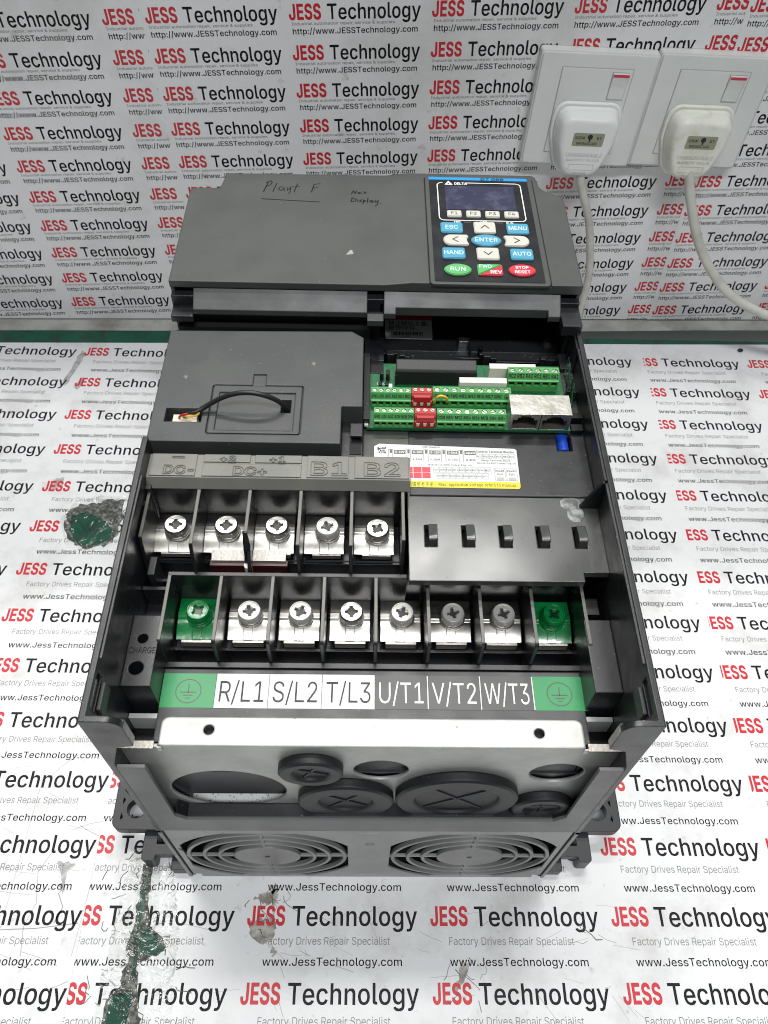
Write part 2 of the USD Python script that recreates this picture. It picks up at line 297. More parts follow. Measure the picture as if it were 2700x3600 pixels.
def printed_sheet(name, outline, z, blocks, fr0, builder, label, mats, cut=None, group=None, thick=.12):
    clip = outline if cut is None else outline.difference(cut)
    t = thing(name, label, 'printed sheet', fr0(np.array([[outline.bounds[0], outline.bounds[1]]]))[0] * 0 + fr0(np.array([outline.centroid.coords[0]]))[0], group)
    part('paper', [s for s in solid(clip, fr0, z - thick, z)], mats[0], t, smooth=False)
    red, blk, gry = [], [], []
    for x, y in blocks:
        for dst, src in zip((red, blk, gry), builder(x, y)):
            for g in src:
                if not clip.intersects(sbox(*g.bounds)): continue
                if not clip.contains(sbox(*g.bounds)): g = g.buffer(0).intersection(clip)
                dst.append(g)
    for n, gs, m in (('red_lettering', red, mats[1]), ('black_lettering', blk, mats[2]), ('grey_lettering', gry, mats[3])):
        if polys(gs): part(n, flat(gs, fr0, z + .05), m, t, smooth=False)
    return t
FLOOR = FX(0)
inks = ('paper', 'red_ink', 'text_ink', 'sub_ink')
rows = [-25 + 37.2 * j for j in range(-2, 13)]
S_right = BACK.intersection(Polygon([(229, -300), (229, 500), (460, 500), (460, -300)]))
S_mid = BACK.intersection(Polygon([(-178, -300), (-178, 500), (241.5, 500), (234.6, 90), (233.8, -300)]))
S_left = BACK.intersection(Polygon([(-470, -300), (-470, 500), (-150.5, 500), (-155.6, -20), (-156.5, -300)]))
printed_sheet('printed_sheet', S_right, .25, [(232 + 101 * c, y) for c in range(2) for y in rows], FLOOR, bench_block, 'white printed bench sheet at the far right, its first column missing the J', inks)
mid = printed_sheet('printed_sheet', S_mid, .5, [(-167 + 101 * c, y) for c in range(4) for y in rows], FLOOR, bench_block, 'white printed bench sheet beneath the drive, torn open along its left side', inks, cut=TEAR)
left = printed_sheet('printed_sheet', S_left, .75, [(-351.5 + 101 * c, y) for c in range(2) for y in rows], FLOOR, bench_block, 'white printed bench sheet at the left with a round torn hole', inks, cut=HOLE)
part('torn_ply', solid(PLY_T.difference(STREAK), FLOOR, .05, .36), 'ply', mid, smooth=False)
part('torn_ply', solid(PLY_H, FLOOR, .05, .6), 'ply', left, smooth=False)
for i, pts in enumerate([[(-59.3, -8.8), (-49.7, -6.3), (-50, -11.1), (-51, -14.7), (-57, -13.4), (-63.6, -11.2)], [(-65, -23.5), (-58, -21), (-50.5, -21.7), (-49.5, -26.3), (-52.1, -33.1), (-57, -34.2), (-63.7, -29.7)], [(-51, -34), (-49.3, -37), (-50.5, -41), (-52, -37)], [(51, -42), (56, -44), (52, -52), (48, -57), (46, -55), (50, -49)], [(-55, -4.5), (-52, -3), (-50, -7), (-54, -9)]]):
    part('scuff', solid(ragged(pts, .55, 20 + i), FLOOR, .45, .53), 'scar', mid, smooth=False)
for i, pts in enumerate([[(-176.5, 7.9), (-165.7, 6.7), (-169.8, 1.8), (-168.9, -7.9), (-171.8, -9.1), (-172.8, .6)], [(-253, 428), (-249, 424), (-252, 408), (-258, 385), (-262, 384), (-257, 408)], [(-246, 395), (-243, 392), (-247, 380), (-251, 383)], [(-244, 284), (-236, 286), (-235, 276), (-243, 274)]]):
    part('scuff', solid(ragged(pts, .6, 40 + i), FLOOR, .7, .78), 'smudge', left, smooth=False)
lines = []
r = np.random.default_rng(11)
for _ in range(26):
    x, y = r.uniform(-235, -160), r.uniform(-75, 60); a = r.uniform(-.5, .9); l = r.uniform(6, 26)
    lines.append(stroke([(x, y), (x + l * .5 * math.cos(a), y + l * .5 * math.sin(a) + r.normal(0, .6)), (x + l * math.cos(a), y + l * math.sin(a))], r.uniform(.12, .3)))
part('scratch', flat([q.intersection(S_left) for q in lines], FLOOR, .79), 'line', left, smooth=False, kind='stuff')
lines = []
for _ in range(46):
    x, y = r.uniform(-150, 170), r.uniform(-85, -12); a = r.uniform(-1.2, .6); l = r.uniform(3, 20)
    lines.append(stroke([(x, y), (x + l * .5 * math.cos(a), y + l * .5 * math.sin(a) + r.normal(0, .5)), (x + l * math.cos(a), y + l * math.sin(a))], r.uniform(.1, .26)))
part('scratch', flat([q.difference(TEAR) for q in lines], FLOOR, .545), 'line', mid, smooth=False, kind='stuff')
lines = []
for (x0, x1, y0, y1, n_) in ((-150, -96, -76, 14, 44), (-68, -44, -40, -3, 12), (40, 62, -62, -40, 8), (96, 126, -34, -22, 4)):
    for _ in range(n_):
        p = [(r.uniform(x0, x1), r.uniform(y0, y1))]; a = r.uniform(-2.4, -.2)
        for _k in range(r.integers(2, 5)):
            a += r.normal(0, .7); l = r.uniform(1.0, 4.0); p.append((p[-1][0] + l * math.cos(a), p[-1][1] + l * math.sin(a)))
        lines.append(stroke(p, r.uniform(.14, .5)))
part('crack', flat([q.difference(TEAR).intersection(S_mid) for q in lines], FLOOR, .56), 'ply', mid, smooth=False, kind='stuff')
lines = [stroke([(-240, -30), (-205, -27.6), (-180, -26.6), (-158, -24)], .5), stroke([(-180, 14), (-186, 2), (-183, -14), (-187, -26), (-185, -40)], .3), stroke([(-172, -9), (-168, -16), (-171, -24)], .5), stroke([(-150.8, 60), (-154, 12), (-158, -40)], .16), stroke([(-196, 60), (-199, -20), (-203, -90)], .18)]
part('crack', flat([q.intersection(S_left) for q in lines], FLOOR, .8), 'line', left, smooth=False, kind='stuff')
def wrinkled(poly, z, h, seed, step=2.2):
    g = np.array([(x, y) for x in np.arange(poly.bounds[0], poly.bounds[2], step) for y in np.arange(poly.bounds[1], poly.bounds[3], step) if poly.contains(Point(x, y))])
    from scipy.spatial import Delaunay
    d = Delaunay(g); f = d.simplices; t = g[f]; ed = np.linalg.norm(t - np.roll(t, 1, 1), axis=2).max(1); f = f[ed < step * 1.6]
    zz = z + h * meshkit.fbm(np.c_[g * .35, np.full(len(g), 3.3)], 3, seed)
    neg = np.cross(g[f][:, 1] - g[f][:, 0], g[f][:, 2] - g[f][:, 0]) < 0; f[neg] = f[neg][:, ::-1]
    return np.c_[g, zz], f
tp = top('clear_tape', wrinkled(Polygon([(-136, 16), (-112, 16), (-101, -30), (-100, -75), (-142, -75), (-140, -40)]), .85, 1.6, 5, 1.6), 'clear', 'crumpled clear tape over the long tear left of the fan grilles', 'tape', smooth=True)
tp = top('clear_tape', wrinkled(Polygon([(-231, 246), (-222, 264), (-205, 270), (-178, 268), (-178, 226), (-195, 217), (-220, 219)]), .95, 1.8, 9, 1.6), 'clear', 'crumpled clear tape over the round hole in the left sheet', 'tape', smooth=True)
# dirty strip along the foot of the wall
strip_pts = Polygon([(-600, 445), (-600, 461.5), (600, 493.5), (600, 477.5), (300, 469.5), (150, 463.5), (0, 459.5), (-290, 453.4)])
top('tape_strip', solid(strip_pts.intersection(Polygon([(-640, 400), (-640, 457.5), (640, 492), (640, 400)])), FLOOR, 0.02, .5), 'tape', 'dirty grey tape strip along the foot of the wall behind the green edge', 'tape', smooth=False)
top('rubber_crumb', trimesh.creation.icosphere(2, 1.0).apply_transform(np.diag([2.4, 1.9, 1.3, 1])).apply_translation((331, 442.5, 1.7)), 'rubber', 'small black crumb on the sheet edge by the green strip', 'crumb')

# printed sheets on the wall -------------------------------------------------
TILT = .036; CT, ST = math.cos(TILT), math.sin(TILT)
def wall_block(x, y):
    gs = ([text('JESS', 0, 0, 9.7, 21.2, 800)], [text('Technology', 25.4, 0, 9.5, 61.4, 600), text('http://www.JESSTechnology.com', 1.6, -8.9, 3.7, 83.5, 600, size=64)], [text('Industrial automation repair, service & supplies', 1.2, -3.3, 1.85, 68.5, 500, size=40)])
    return tuple([affinity.translate(affinity.rotate(g, math.degrees(TILT), origin=(0, 0)), x, y) for g in q] for q in gs)
winks = ('paper_wall', 'red_ink', 'text_ink', 'sub_ink')
def wall_cols(x0, z0, cols): return [(x0 + c * 94.3 * CT + k * 25.55 * ST * 1.08, z0 + c * 94.3 * ST - k * 25.55) for c in cols for k in range(-4, 11)]
def wsheet(xl, xr): return Polygon([(xl - 190 * ST, 440), (xl + 248.5 * ST, 1.5), (xr + 248.5 * ST, 1.5), (xr - 190 * ST, 440)])
printed_sheet('wall_sheet', wsheet(-470, -150), .3, wall_cols(-275.6, 245.2, (-2, -1, 0, 1)), WALL, wall_block, 'white printed wall sheet at the left, its right edge covered by the wider sheet', winks)
printed_sheet('wall_sheet', wsheet(-155.6, 247), .55, wall_cols(-153, 250.1, range(0, 5)), WALL, wall_block, 'wide white printed wall sheet behind the drive and the left socket', winks)
printed_sheet('wall_sheet', wsheet(245.2, 560), .8, wall_cols(246.8, 262.8, range(0, 3)), WALL, wall_block, 'white printed wall sheet at the far right behind the right socket', winks)

# sockets and plugs ----------------------------------------------------------
def socket(cx, cz, label):
    t = thing('wall_socket', label, 'wall socket', WALL(np.array([[cx, cz]]), 0.8)[0], 'twin wall sockets')
    F = Frame(WALL(np.array([[cx, cz]]))[0], WALL.u * math.cos(-.03) + WALL.v * math.sin(-.03), WALL.v * math.cos(-.03) - WALL.u * math.sin(-.03))
    part('face_plate', [*solid(rrect(-41.3, 41.3, -40.9, 40.9, 2), F, .85, 8.2), *solid(rrect(-40.2, 40.2, -39.8, 39.8, 2), F, 8.2, 9.0)], 'socket', t)
    part('insert_outline', flat(sbox(-25.4, -30.9, 25.4, 30.9), F, 9.06), 'gap', t)
    part('insert', solid(sbox(-25.1, -30.6, 25.1, 30.6), F, 9.0, 9.35), 'socket', t)
    part('switch_gap', flat(sbox(10.7, 9.8, 22.6, 28.6), F, 9.42), 'gap', t)
    n, o = F.n, F.o
    prof = [(28.3, 9.4), (28.3, 12.0), (25.8, 11.7), (19, 10.4), (10.1, 9.9), (10.1, 9.4)]
    v = []
    for x in (10.95, 22.35):
        for z, d in prof: v.append(o + x * F.u + z * F.v + d * n)
    k = len(prof); f = [[i, (i+1) % k, k + (i+1) % k] for i in range(k)] + [[i, k + (i+1) % k, k + i] for i in range(k)]
    f += [[0, i + 1, i] for i in range(1, k-1)] + [[k, k + i, k + i + 1] for i in range(1, k-1)]
    s = part('rocker_switch', (np.array(v), np.array(f)[:, ::-1]), 'socket', t, smooth=False)
    part('red_strip', [(np.array([o + a * F.u + z * F.v + d * n for a, z, d in ((11.0, 28.35, 12.1), (11.0, 26.3, 11.9), (22.3, 26.3, 11.9), (22.3, 28.35, 12.1))]), np.array([[0, 1, 2], [0, 2, 3]]))], 'switch_red', s, smooth=False)
    return F
def plug(F, mt, label, path, r, seed):
    """F: frame of the socket insert; the plug is a wedge with rounded shoulders that widens at its foot"""
    t = thing('mains_plug', label, 'plug', F.o + F.n * 12, 'plugs in the wall sockets')
    front = Polygon([(-17.5, 8), (-20.8, 3.5), (-21.5, -3), (-21, -13), (-15.5, -31), (-10.5, -37.5), (10.5, -37.5), (15.5, -31), (21, -13), (21.5, -3), (20.8, 3.5), (17.5, 8)]).buffer(-8).buffer(8, quad_segs=8)
    def ring(poly, d, k): return [(x, y, d) for x, y in np.array(affinity.scale(poly, k, k, origin=(0, -12)).exterior.coords)]
    prof = [(9.6, 1.17), (11.6, 1.16), (12.6, 1.08), (16, 1.03), (20.5, 1.0), (23, .975), (24.8, .93), (25.8, .87), (26.2, .79)]
    body = Manifold.hull_points(np.array(sum([ring(front, d, k) for d, k in prof[3:]], [])))
    mid_ = Manifold.hull_points(np.array(ring(front, 12.6, 1.075) + ring(front, 17, 1.03)))
    flange = Manifold.hull_points(np.array(ring(front, 11.9, 1.13) + ring(front, 11.4, 1.165) + ring(front, 9.6, 1.175)))
    def put(m):
        v, f = vf(m); return F.o + v[:, :1] * F.u + (v[:, 1:2]) * F.v + v[:, 2:] * F.n, f
    part('body', [put(body + mid_), put(flange)], mt, t, smooth=50)
    G = Frame(F.o, F.u, F.v)
    lb = part('fuse_label', solid(rrect(-11, 11.5, -12.6, -2.8, 1.2), G, 26.1, 26.3), 'plug_label', t)
    part('lettering', flat([text('SIRIM', -9.6, -7.4, 2.0, 7, 700, size=48), text('BT', 6.2, -7.4, 2.0, 3.4, 700, size=48), text('WA05602.1400', -8, -11.4, 2.0, 15, 700, size=48), Point(1.2, -5.6).buffer(1.9), stroke([(1.2, -7), (1.2, -8.6)], 1.2)], G, 26.36), 'ink', lb)
    part('raised_lettering', solid([text('UNBREAKABLE', 0, -20.5, 2.6, 27, 600, 'c', size=48), text('FUSED', 0, -35, 2.3, 10, 600, 'c', size=48), text('SAFETY PLUG', 0, -24, 1.8, 24, 500, 'c', size=48), rrect(-9.5, 9.5, -31, -26, 1).difference(rrect(-8.9, 8.9, -30.4, -26.6, .8))], G, 26.0, 26.4), mt, t)
    part('cable', tube(path, r, 14), 'flex', t)
F1 = socket(151.3, 198.7, 'left white wall socket, whole plate in view, red striped switch')
F2 = socket(234.0, 198.0, 'right white wall socket, touching the left plate along its edge')
P1 = Frame(F1.o + F1.u * .3 + F1.v * -3.4, F1.u, F1.v); P2 = Frame(F2.o + F2.u * .5 + F2.v * -4.2, F2.u, F2.v)
plug(P1, 'plug', 'white mains plug nearest the drive, its flex running down behind it', [(153.5, 462, 172), (153.7, 458, 158), (160, 456, 140), (166, 456, 127), (174, 456, 100), (180, 456, 71), (181, 456, 40), (183, 456, 6)], 3.1, 1)
plug(P2, 'plug_old', 'cream white grubby mains plug with its flex sweeping to the right', [(235.5, 462, 172), (236.5, 458, 157), (242, 454, 141), (249, 450, 125), (262, 446, 102), (275, 441, 86), (292, 434, 71), (310, 427, 63), (340, 417, 57), (390, 405, 50)], 3.7, 2)

# ================================================================= MOTOR DRIVE
D = thing('motor_drive', 'large dark grey motor drive lying on its back with its lower cover removed', 'motor drive', (0, 150, 0))

# lower case: box round the heat sink, open side walls, corner flanges
fan_l, fan_r = (-52.6, 46.5), (53.0, 46.5)
low = B(-100.5, 100.5, 1.3, 300, 2, 91.5)
for cx, cz in (fan_l, fan_r): low -= B(cx - 43, cx + 43, -1, 34, cz - 43.6, cz + 43.6)
part('heat_sink_case', low, 'case', D)
walls = []
for s in (-1, 1):
    w = B(-100.5, -98.2, 0, 128.5, 92, 229.5) + B(-100.5, -98.2, 128.5, 212, 92, 213.8) if s < 0 else B(98.2, 100.5, 0, 212, 92, 229.5)
    a, b = (-101.5, -97) if s < 0 else (97, 101.5)
    w -= B(a, b, 6.5, 20, 221.5, 227.2)
    fl = EX(Polygon([(s * a_, b_) for a_, b_ in ((100.5, 184), (99, 184), (93.0, 205), (86.5, 207.2), (86.5, 229.5), (100.5, 229.5))]), 'y', 0, 2.3)
    corner = rrect(-120, -86.5, 100, 229.5, 6) if s < 0 else rrect(86.5, 120, 100, 229.5, 6)
    fl = fl ^ EX(corner, 'y', -1, 10)
    rt = (B(-88.2, -86.5, 0, 3.4, 207.2, 223.8) if s < 0 else B(86.5, 88.2, 0, 3.4, 207.2, 223.8))
    rim = B(-101.1, -100.2, 0.5, 128.5, 226.2, 228.0) if s < 0 else B(100.2, 101.1, 0.5, 212, 226.2, 228.0)
    rail = B(-98.4, -97.2, 24, 108, 226.8, 228.6) if s < 0 else B(97.2, 98.4, 24, 190, 226.8, 228.6)
    part('side_wall', w + fl + rt + rim + rail, 'case', D)
    part('latch_clip', (B(-98, -96.6, 8, 18.5, 214, 220.8) if s < 0 else B(96.6, 98, 8, 18.5, 214, 220.8)), 'panel', D)
part('upper_case', B(-100.3, 100.3, 214, 294, 92, 236) + B(-98, 98, 90, 214, 92, 150) - B(2, 97, 150, 262, 203, 233.2), 'case', D)
part('case_floor', [B(-98.1, 98.1, 10, 92, 120, 150), B(-98.1, -86.9, 57.7, 79, 150, 184), B(87.4, 98.1, 57.7, 73, 150, 184), B(-98.1, -86.9, 10.5, 28, 150, 170), B(87.4, 98.1, 10.5, 25.4, 150, 170)], 'inner', D)
# steps left and right of the lower terminals
sl = B(-98.1, -86.6, 26.5, 57.6, 150, 199.6)
sl -= CYL('z', (-92.8, 47, 180), 2.1, 30); sl -= CYL('z', (-93.3, 34.1, 180), 2.9, 30)
st = part('indicator_step', sl, 'case', D)
part('raised_lettering', solid(text('CHARGE', -92.2, 40.5, 2.6, 10.6, 400, 'c'), FX(199.6), -.05, .22), 'case', st)
part('side_step', B(87.2, 98.1, 25.5, 57.6, 150, 199.6), 'case', D)
part('side_block', B(88, 95.5, 62, 70, 180, 196), 'inner', D)
part('side_post', B(-95.2, -92.2, 75, 84, 160, 203), 'case', D)
part('side_shelf', B(-98.0, -86.9, 71.5, 73.2, 160, 196.5), 'inner', D)
for k in range(5): part('wall_rib', B(-98.2, -96.6 + .2 * k, 83.5 + 6 * k, 86 + 6 * k, 178, 206 + 3.4 * k), 'case', D)

# fan plate and grilles
def fan_open(cx, cz): return Point(cx, cz).buffer(47, quad_segs=16).intersection(sbox(cx - 42, cz - 43.6, cx + 42, cz + 43.6))
plate = sbox(-97.3, 1.0, 97.3, 95.2)
for c in (fan_l, fan_r): plate = plate.difference(fan_open(*c))
for x0, x1, z0, z1 in ((-79, -69, 92.6, 93.9), (68, 78, 92.6, 93.9), (-5, 5, 91.3, 92.6), (-5, 5, 5.6, 6.9)): plate = plate.difference(sbox(x0, z0, x1, z1))
plate = plate.difference(sbox(-97.4, 1, -93, 7)).difference(sbox(93, 1, 97.4, 7)).difference(Polygon([(-97, 62), (-95.2, 62), (-91.4, 52), (-93.2, 52)]))
fp = part('fan_plate', EX(plate, 'y', 0.2, 1.2), 'fan_metal', D)
part('knock_out', CYL('y', (.4, -.1, 71), 2.2, .5), 'frame', fp)
for q in (-1, 1): part('plate_edge', B(min(q * 98.7, q * 100.5), max(q * 98.7, q * 100.5), 0, 1.3, 0.6, 95), 'frame', D)
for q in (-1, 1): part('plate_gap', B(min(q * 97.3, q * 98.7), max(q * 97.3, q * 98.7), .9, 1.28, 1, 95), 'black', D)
for cx, cz in (fan_l, fan_r):
    g = part('fan_grille', EX(Point(cx, cz).buffer(17.2, quad_segs=12), 'y', 0.1, 2.2), 'frame', D)
    for rr in (24.6, 32.4, 40.4):
        part('ring', EX(Point(cx, cz).buffer(rr + .9, quad_segs=14).difference(Point(cx, cz).buffer(rr - .9, quad_segs=14)), 'y', 0.1, 2.2), 'frame', g)
    for dx, dz in ((0, 1), (0, -1), (1, 0), (-1, 0)):
        w = .8
        bar = sbox(cx - w, cz + 17, cx + w, cz + 44.4) if (dx, dz) == (0, 1) else sbox(cx - w, cz - 44.4, cx + w, cz - 17) if (dx, dz) == (0, -1) else sbox(cx + 17, cz - .45, cx + 42.4, cz + .45) if dx > 0 else sbox(cx - 42.4, cz - .45, cx - 17, cz + .45)
        part('spoke', EX(bar, 'y', .3, 2.0), 'frame', g)
    part('centre_dimple', CYL('y', (cx, -.15, cz), 1.3, .4), 'case', g)
    f = part('fan', CYL('y', (cx, 9, cz), 18.5, 20), 'black', D)
    for k in range(7):
        a = k * 2 * math.pi / 7 + .3
        blade = Manifold.cube((25, 1.6, 15), True).rotate((38, 0, 0)).translate((29, 0, 0)).rotate((0, -math.degrees(a), 0)).translate((cx, 17, cz))
        part('blade', blade, 'black', f)

# cable entry: U shaped lip, conduit plate with flange, grommets
lip = Polygon([(-100.3, 95.6), (100.3, 95.6), (100.3, 183.2), (88.7, 183.2), (88.7, 119), (84, 113.2), (-83, 113.2), (-87.5, 119), (-87.5, 183.2), (-100.3, 183.2)])
part('cable_frame', [EX(lip, 'y', 0.1, 1.6), B(-100.3, -98.9, 1.6, 8, 95.6, 183.2), B(98.9, 100.3, 1.6, 8, 95.6, 183.2), B(-98.9, 98.9, 1.6, 8, 95.6, 97)], 'lip', D)
part('frame_lining', [EX(Polygon([(-87.5, 118.8), (-83, 113.1), (84, 113.1), (88.7, 118.8), (88.7, 117.6), (84.6, 112), (-83.6, 112), (-87.5, 117.6)]), 'y', 1.6, 7.8)], 'case', D)
cp = Polygon([(-99.2, 97), (99.2, 97), (99.2, 184.2), (85.4, 184.2), (85.4, 181), (83.8, 181), (83.8, 185.9), (-82.2, 185.9), (-82.2, 181), (-83.8, 181), (-83.8, 184.2), (-99.2, 184.2)])
for c, rr in (((-62.4, 131.6), 25.2), ((4, 158.8), 11.6), ((78, 156.6), 11.5), ((-24.8, 166), 9.5), ((-10.9, 128.5), 16), ((38, 132.4), 21), ((77.9, 120.4), 10)): cp = cp.difference(Point(c).buffer(rr, quad_segs=14))
cpl = EX(cp, 'y', 8, 9.4)
fl = rrect(-83.2, 83.8, 2, 19.6, 3).intersection(sbox(-90, 8.3, 90, 30)).difference(Point(-64.3, 14.5).buffer(2.1)).difference(Point(66.2, 14).buffer(2.1))
part('conduit_plate', cpl + EX(fl, 'z', 184.6, 186.0), 'steel', D)
for q in (-1, 1): part('plate_ear', B(min(q * 85.2, q * 99.1), max(q * 85.2, q * 99.1), 7.2, 10.2, 184.1, 185.0), 'tin', D)
for q in (-83.1, 84.5): part('plate_notch', B(q - .8, q + .8, 7.7, 8.2, 180.6, 184.6), 'white_tip', D)
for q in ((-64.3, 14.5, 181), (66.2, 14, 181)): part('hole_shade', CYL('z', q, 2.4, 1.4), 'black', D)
part('inner_tray', [B(-98, 98, 9.5, 21, 92.2, 94)], 'zinc', D)
part('inner_wall', [B(-98, 98, 21, 23, 94, 181)], 'inner_zinc', D)
scr = part('tray_screw', lathe([(0, 4.2), (2.2, 4), (3.6, 2.8), (3.8, 0), (0, 0)], (-88.6, 15.6, 94)), 'screw', D)
part('slot', [B(-90.8, -86.4, 15.1, 16.1, 97.6, 98.3), B(-89.1, -88.1, 13.4, 17.8, 97.6, 98.3)], 'black', scr)
part('wall_dimple', CYL('y', (-62, 20.6, 141), 3.0, .5), 'case', D)
def grommet(cx, cz, rr, ri, rot_deg, yf=3.0):
    prof = [(0, 1.9), (ri - .8, 1.9), (ri, .5), (ri + .9, 0), (rr - 1.0, 0), (rr, .9), (rr, 4.2), (rr - .9, 5.0), (0, 5.0)]
    P = np.array(prof)[::-1]
    m = trimesh.creation.revolve(P, sections=48); v = np.asarray(m.vertices); v = np.c_[v[:, 0] + cx, v[:, 2] + yf, v[:, 1] + cz]
    g = part('grommet', (v, np.asarray(m.faces)), 'rubber', D, smooth=28)
    for k in range(2):
        bar = Manifold.cube((2 * ri - 1.0, .9, .85), True).rotate((0, rot_deg + 90 * k, 0)).translate((cx, yf + 1.75, cz))
        part('ridge', bar, 'foot', g)
    return g
grommet(-24.8, 166.2, 13.3, 8.0, 25); grommet(-10.9, 128.6, 21.2, 12.3, 38); grommet(38, 132.4, 27.1, 18.8, 48); grommet(77.9, 120.6, 13.8, 8.6, 0)

# mounting feet
for s in (-1, 1):
    outer = rrect(98, 144, 20, 64, 5)
    pk = []
    hc = (131.5, 31.5); ring = Point(hc).buffer(8.2)
    area = sbox(110, 24, 140, 60).difference(ring)
    for a in range(0, 360, 45):
        area = area.difference(stroke([hc, (hc[0] + 60 * math.cos(math.radians(a)), hc[1] + 60 * math.sin(math.radians(a)))], 2.4))
    m = EX(outer.difference(Point(hc).buffer(5.3, quad_segs=10)), 'z', 14, 21) - EX(MultiPolygon([q for q in polys(area.buffer(-.3)) if q.area > 2]), 'z', 16, 22)
    m2 = EX(rrect(118.5, 126, 5, 20, 2), 'z', 0.9, 15) + B(118.5, 126, 18, 30, 8, 15) + B(100, 120, 8, 14, 9, 15); m3 = EX(rrect(97, 110, 1.6, 9, 1.2), 'z', .9, 9)
    if s < 0: m, m2, m3 = (q.mirror((1, 0, 0)) for q in (m, m2, m3))
    ft = part('mounting_foot', m, 'foot', D); part('leg', m2, 'foot', ft); part('heel', m3, 'foot', ft)

# ------------------------------------------------ lower terminal row
X0, PT = -86.4, 21.84
part('label_ledge', B(-86.5, 87.1, 11, 42.3, 150, 181.7), 'panel', D)
names = ['', 'R/L1', 'S/L2', 'T/L3', 'U/T1', 'V/T2', 'W/T3', '']
def earth(cx, cy, r, w): return [Point(cx, cy).buffer(r + w / 2).difference(Point(cx, cy).buffer(r - w / 2)), stroke([(cx, cy + r * .58), (cx, cy - r * .1)], w), stroke([(cx - r * .62, cy - r * .1), (cx + r * .62, cy - r * .1)], w), stroke([(cx - r * .36, cy - r * .36), (cx + r * .36, cy - r * .36)], w), stroke([(cx - r * .15, cy - r * .6), (cx + r * .15, cy - r * .6)], w)]
for i, nm in enumerate(names):
    a, b = X0 + PT * i, X0 + PT * (i + 1)
    col = 'label_green' if i in (0, 7) else 'label_white' if i < 4 else 'label_dark'
    gap = .12 if i < 4 else .25
    lp = part('terminal_label', solid(sbox(a + (gap if i else 0), 25.2, b - (gap if i < 7 else 0), 40.2), FX(181.7), .02, .16), col, D, label={0: 'green earth label at the left end', 7: 'green earth label at the right end'}.get(i, f'label reading {nm}'))
    if nm: part('lettering', flat(text(nm, (a + b) / 2, 27.9, 9.0, 18.2, 350, 'c'), FX(181.7), .2), 'ink' if i < 4 else 'white_print', lp, smooth=False)
    else: part('earth_symbol', flat(earth((a + b) / 2, 32.4, 5.1, .42), FX(181.7), .2), 'label_dark', lp, smooth=False)
    if 4 <= i < 7: part('divider_line', flat(sbox(b - .2, 25.4, b + .2, 40), FX(181.7), .2), 'white_print', lp, smooth=False)
part('front_rail', B(-87.2, 88.8, 42.6, 45.0, 150, 182.8), 'inner', D)
part('well_floor', [B(-86.6, 88.4, 45, 54.5, 140, 162), EX([(54.5, 150), (56, 150), (56, 174.2), (54.6, 174.2)], 'x', -86.6, 88.4), B(-86.6, 88.4, 56, 78.5, 150, 172)], 'inner', D)
part('back_wall', [B(-87.2, 14.2, 76.6, 78.4, 150, 200.2), B(-87.2, 14.2, 78.4, 80.4, 150, 186), B(14.4, 88.8, 79, 80.5, 150, 206.8)], 'inner', D)
for i in range(9):
    x = -86.4 + 21.84 * i
    dv = EX(Polygon([(45.2, 163), (45.2, 199), (46.2, 200), (78.4, 200), (78.4, 160), (54, 160)]), 'x', x - .75, x + .75)
    p = part('well_divider', dv, 'case', D)
    part('top_edge', EX(Polygon([(46.4, 200), (78.4, 200), (78.4, 200.15), (46.4, 200.15)]), 'x', x - .7, x + .7), 'divider', p)
    if 0 < i < 8: part('gusset', EX(Polygon([(x - 3, 162), (x + 3, 162), (x + 1, 168), (x - 1, 168)]), 'y', 46, 47.6), 'inner', p)
def clamp(xc, y0, z, w, ln, mt):
    """contact plate: flat back, raised cross band, front half sloping down"""
    yb = y0 + ln; ym = y0 + ln * .55; pr = []
    arc = [(y0 + ln * .43 * t, z + .15 - 2.3 * (1 - t) ** 1.7) for t in np.linspace(0, 1, 9)]
    prof = [(y0 + .2, z - 3.0)] + arc + [(ym - 1.5, z + .8), (ym - 1.2, z + 1.05), (ym + 1.3, z + 1.0), (ym + 1.6, z + .7), (yb - 1.2, z + .05), (yb, z - .5), (yb, z - 1.6), (ym, z - .8), (y0 + 2, z - 2.2)]
    m = EX(Polygon(prof).buffer(0), 'x', xc - w / 2, xc + w / 2)
    pf2 = [(y0 + .3, z - 2.6)] + [(a - .12, b + .3) for a, b in arc] + [(ym - 1.6, z + .6), (y0 + 2, z - 1.6)]
    m = m + EX(Polygon(pf2).buffer(0), 'x', xc - 1.9, xc + 1.9)
    return m
